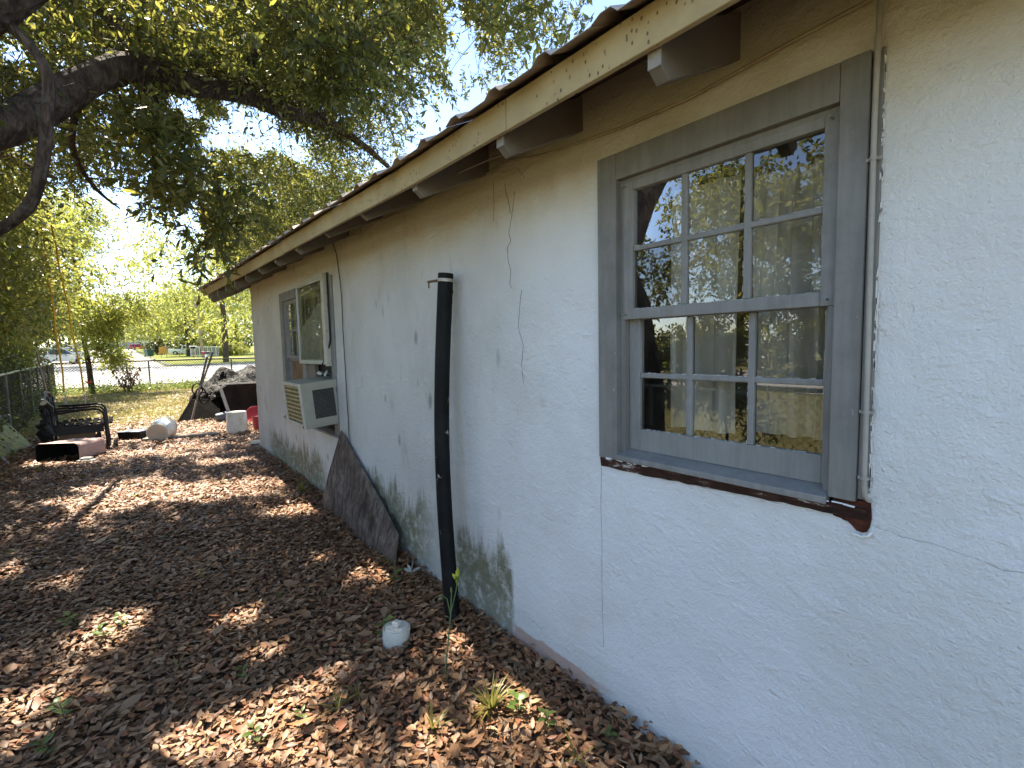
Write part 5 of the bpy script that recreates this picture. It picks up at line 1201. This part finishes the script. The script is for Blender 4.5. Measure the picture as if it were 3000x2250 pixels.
def weed(kind, x, y, h, label, grp, n=7, mat='weed_leaf'):
    z = G(x, y)+.01; t = thing(kind, (x, y, z), label, 'weed', grp)
    if kind == 'grass_tuft':
        P_ = []; A_ = []; LL = []; mb = MB()
        for i in range(n):
            a = random.uniform(0, 6.28); s_ = random.uniform(.15, .75); q = Vector((x, y, z)); d = Vector((math.cos(a)*s_, math.sin(a)*s_, 1)).normalized(); L = h*random.uniform(.6, 1.1); w = random.uniform(.003, .0055); sd = Vector((-math.sin(a), math.cos(a), 0)); m = len(mb.v); K = 5
            for j in range(K+1):
                u = j/K; p = q+d*L*u+Vector((math.cos(a), math.sin(a), -1.1))*L*.35*u*u*s_*1.6; ww = w*(1-u**2)+.0004; mb.v += [tuple(p-sd*ww), tuple(p+sd*ww)]
            for j in range(K): mb.f.append((m+2*j, m+2*j+1, m+2*j+3, m+2*j+2))
        mb.build('blades', mat if mat != 'weed_leaf' else 'grass', t, True, fix=False); return
    st = [(x, y, z-.01), (x+.1*h*random.uniform(-1, 1), y+.1*h*random.uniform(-1, 1), z+h*.5), (x+.2*h*random.uniform(-1, 1), y+.2*h*random.uniform(-1, 1), z+h*.95)]
    MB().tube(st, [.0025, .002, .0012], 5).build('stem', 'stem', t); P_ = []; A_ = []
    for i in range(n):
        u = .25+.75*i/max(1, n-1); p = Vector(st[1]).lerp(Vector(st[2]), u*2-1) if u > .5 else Vector(st[0]).lerp(Vector(st[1]), u*2); a = i*2.4; P_.append(p); A_.append((math.cos(a), math.sin(a), .25))
    m = len(P_); v, f = leaves(np.array(P_), norm(np.array(A_)), norm(np.array([(0, 0, 1.)]*m)+rnd(m)*.25), h*.62*RNG.uniform(.6, 1.1, m), h*.30*RNG.uniform(.8, 1.2, m), T8, -.3*np.ones(m)); npmesh('leaves', v, f, mat, t, True)
gs, ts = 'green seedlings among the dry leaves', 'grass tufts among the dry leaves'
for (x, y, h, lab, n) in ((1.27, 1.57, .10, 'leafy green seedling right of the dry grass tuft near the wall', 8), (1.31, 1.42, .09, 'lower green seedling close to the wall in the foreground', 7), (1.47, 1.2, .07, 'tiny green seedling at the wall base at the bottom edge', 5), (-.31, 2.88, .10, 'creeping green seedling at the far left foreground', 8), (-.35, 2.65, .09, 'pale green five leaved seedling at the lower left', 6), (-.19, 3.52, .10, 'dark green seedling in the left sun patch', 9), (-.10, 3.60, .09, 'dark seedling right of the left sun patch', 8), (-.35, 3.78, .10, 'low vine seedling above the left sun patch', 8),
                          (.37, 2.62, .08, 'small lit seedling in the middle foreground', 5), (.33, 2.16, .08, 'bright seedling at the bottom middle', 7), (.52, 2.16, .06, 'small seedling by the large pale leaf', 5), (1.04, 2.47, .12, 'thin seedling standing over the white drain cap', 6), (.18, 4.94, .07, 'seedling on the shaded leaves in the middle distance', 5), (.57, 4.89, .06, 'seedling beside the scrap of wood', 5), (1.38, 3.02, .10, 'green seedling under the corner of the plywood board', 7), (.7, 3.33, .05, 'small seedling left of the plywood corner', 5)):
    weed('seedling', x, y, h, lab, gs, n)
for (x, y, h, lab, n, m) in ((1.19, 1.66, .17, 'thick tuft of half dry grass in the right foreground', 46, 'grass'), (.66, 2.12, .14, 'wispy grass tuft left of the centre foreground', 12, 'grass'), (.76, 2.14, .12, 'bright grass blades at the centre foreground', 8, 'weed_leaf'), (.93, 1.73, .13, 'sunlit grass tuft at the bottom centre', 12, 'weed_leaf'), (1.29, 1.23, .16, 'long grass blades at the bottom right of the leaves', 7, 'weed_leaf'), (.12, 2.93, .10, 'thin grass blades at left of centre', 7, 'grass'), (-.78, 5.33, .12, 'grass tuft at the left edge of the shade', 9, 'grass'), (.03, 6.53, .12, 'grass sprigs in the large sun patch', 12, 'weed_leaf'), (.34, 3.99, .09, 'thin grass tuft in the middle shade', 7, 'grass'), (1.46, 3.3, .16, 'dry grass tuft between the plywood board and the wall', 26, 'grass'), (1.45, 5.5, .22, 'straggly weed at the wall behind the plywood board', 22, 'grass'), (.5, 8.6, .1, 'grass sprigs in front of the plank', 12, 'weed_leaf'), (-.2, 8.4, .1, 'grass sprigs right of the pink tub', 12, 'weed_leaf'), (-.95, 8.8, .13, 'grass blades in front of the pink tub', 10, 'grass')):
    weed('grass_tuft', x, y, h, lab, ts, n, m)
t = thing('tall_weed', (1.13, 1.97, -.13), 'tall thin green weed stalk in front of the black pipe', 'weed')
MB().tube([(1.13, 1.97, -.14), (1.19, 2.02, .02), (1.235, 2.06, .13), (1.25, 2.07, .24)], [.004, .0038, .0035, .003], 6).build('stem', 'stem', t, True)
MB().tube([(1.235, 2.06, .13), (1.225, 2.075, .22), (1.20, 2.09, .245), (1.165, 2.10, .235)], [.003, .003, .0025, .0015], 5).tube([(1.24, 2.062, .15), (1.27, 2.055, .26), (1.285, 2.05, .37)], [.003, .003, .002], 5).build('branch', 'stem', t, True)
P_ = np.array([(1.275, 2.053, .28), (1.28, 2.052, .31), (1.25, 2.07, .24)]); v, f = leaves(P_, norm(np.array([(.05, -.05, 1), (-.35, .2, .6), (.0, .05, 1)])), norm(np.array([(-.7, -.7, .1)]*3)), np.array([.11, .05, .04]), np.array([.024, .02, .012]), T8, .2*np.ones(3)); npmesh('leaves', v, f, 'weed_leaf', t, True)
t = thing('white_flower', (1.50, 3.0, -.12), 'pale fallen blossom on the leaves beside the wall', 'flower')
P_ = np.array([(1.49, 3.0, -.06)]*5); v, f = leaves(P_, norm(np.array([(.3, .2, .8), (-.5, .1, .4), (.1, -.5, .3), (-.2, .4, .7), (.5, -.2, .2)])), rnd(5), np.array([.10, .07, .08, .06, .07]), np.array([.022]*5), T8, .2*np.ones(5)); npmesh('petals', v, f, 'plastic_sheet', t, True)
print('leaves', NLEAF, 'verts', sum(len(m.vertices) for m in bpy.data.meshes), 'faces', sum(len(m.polygons) for m in bpy.data.meshes))
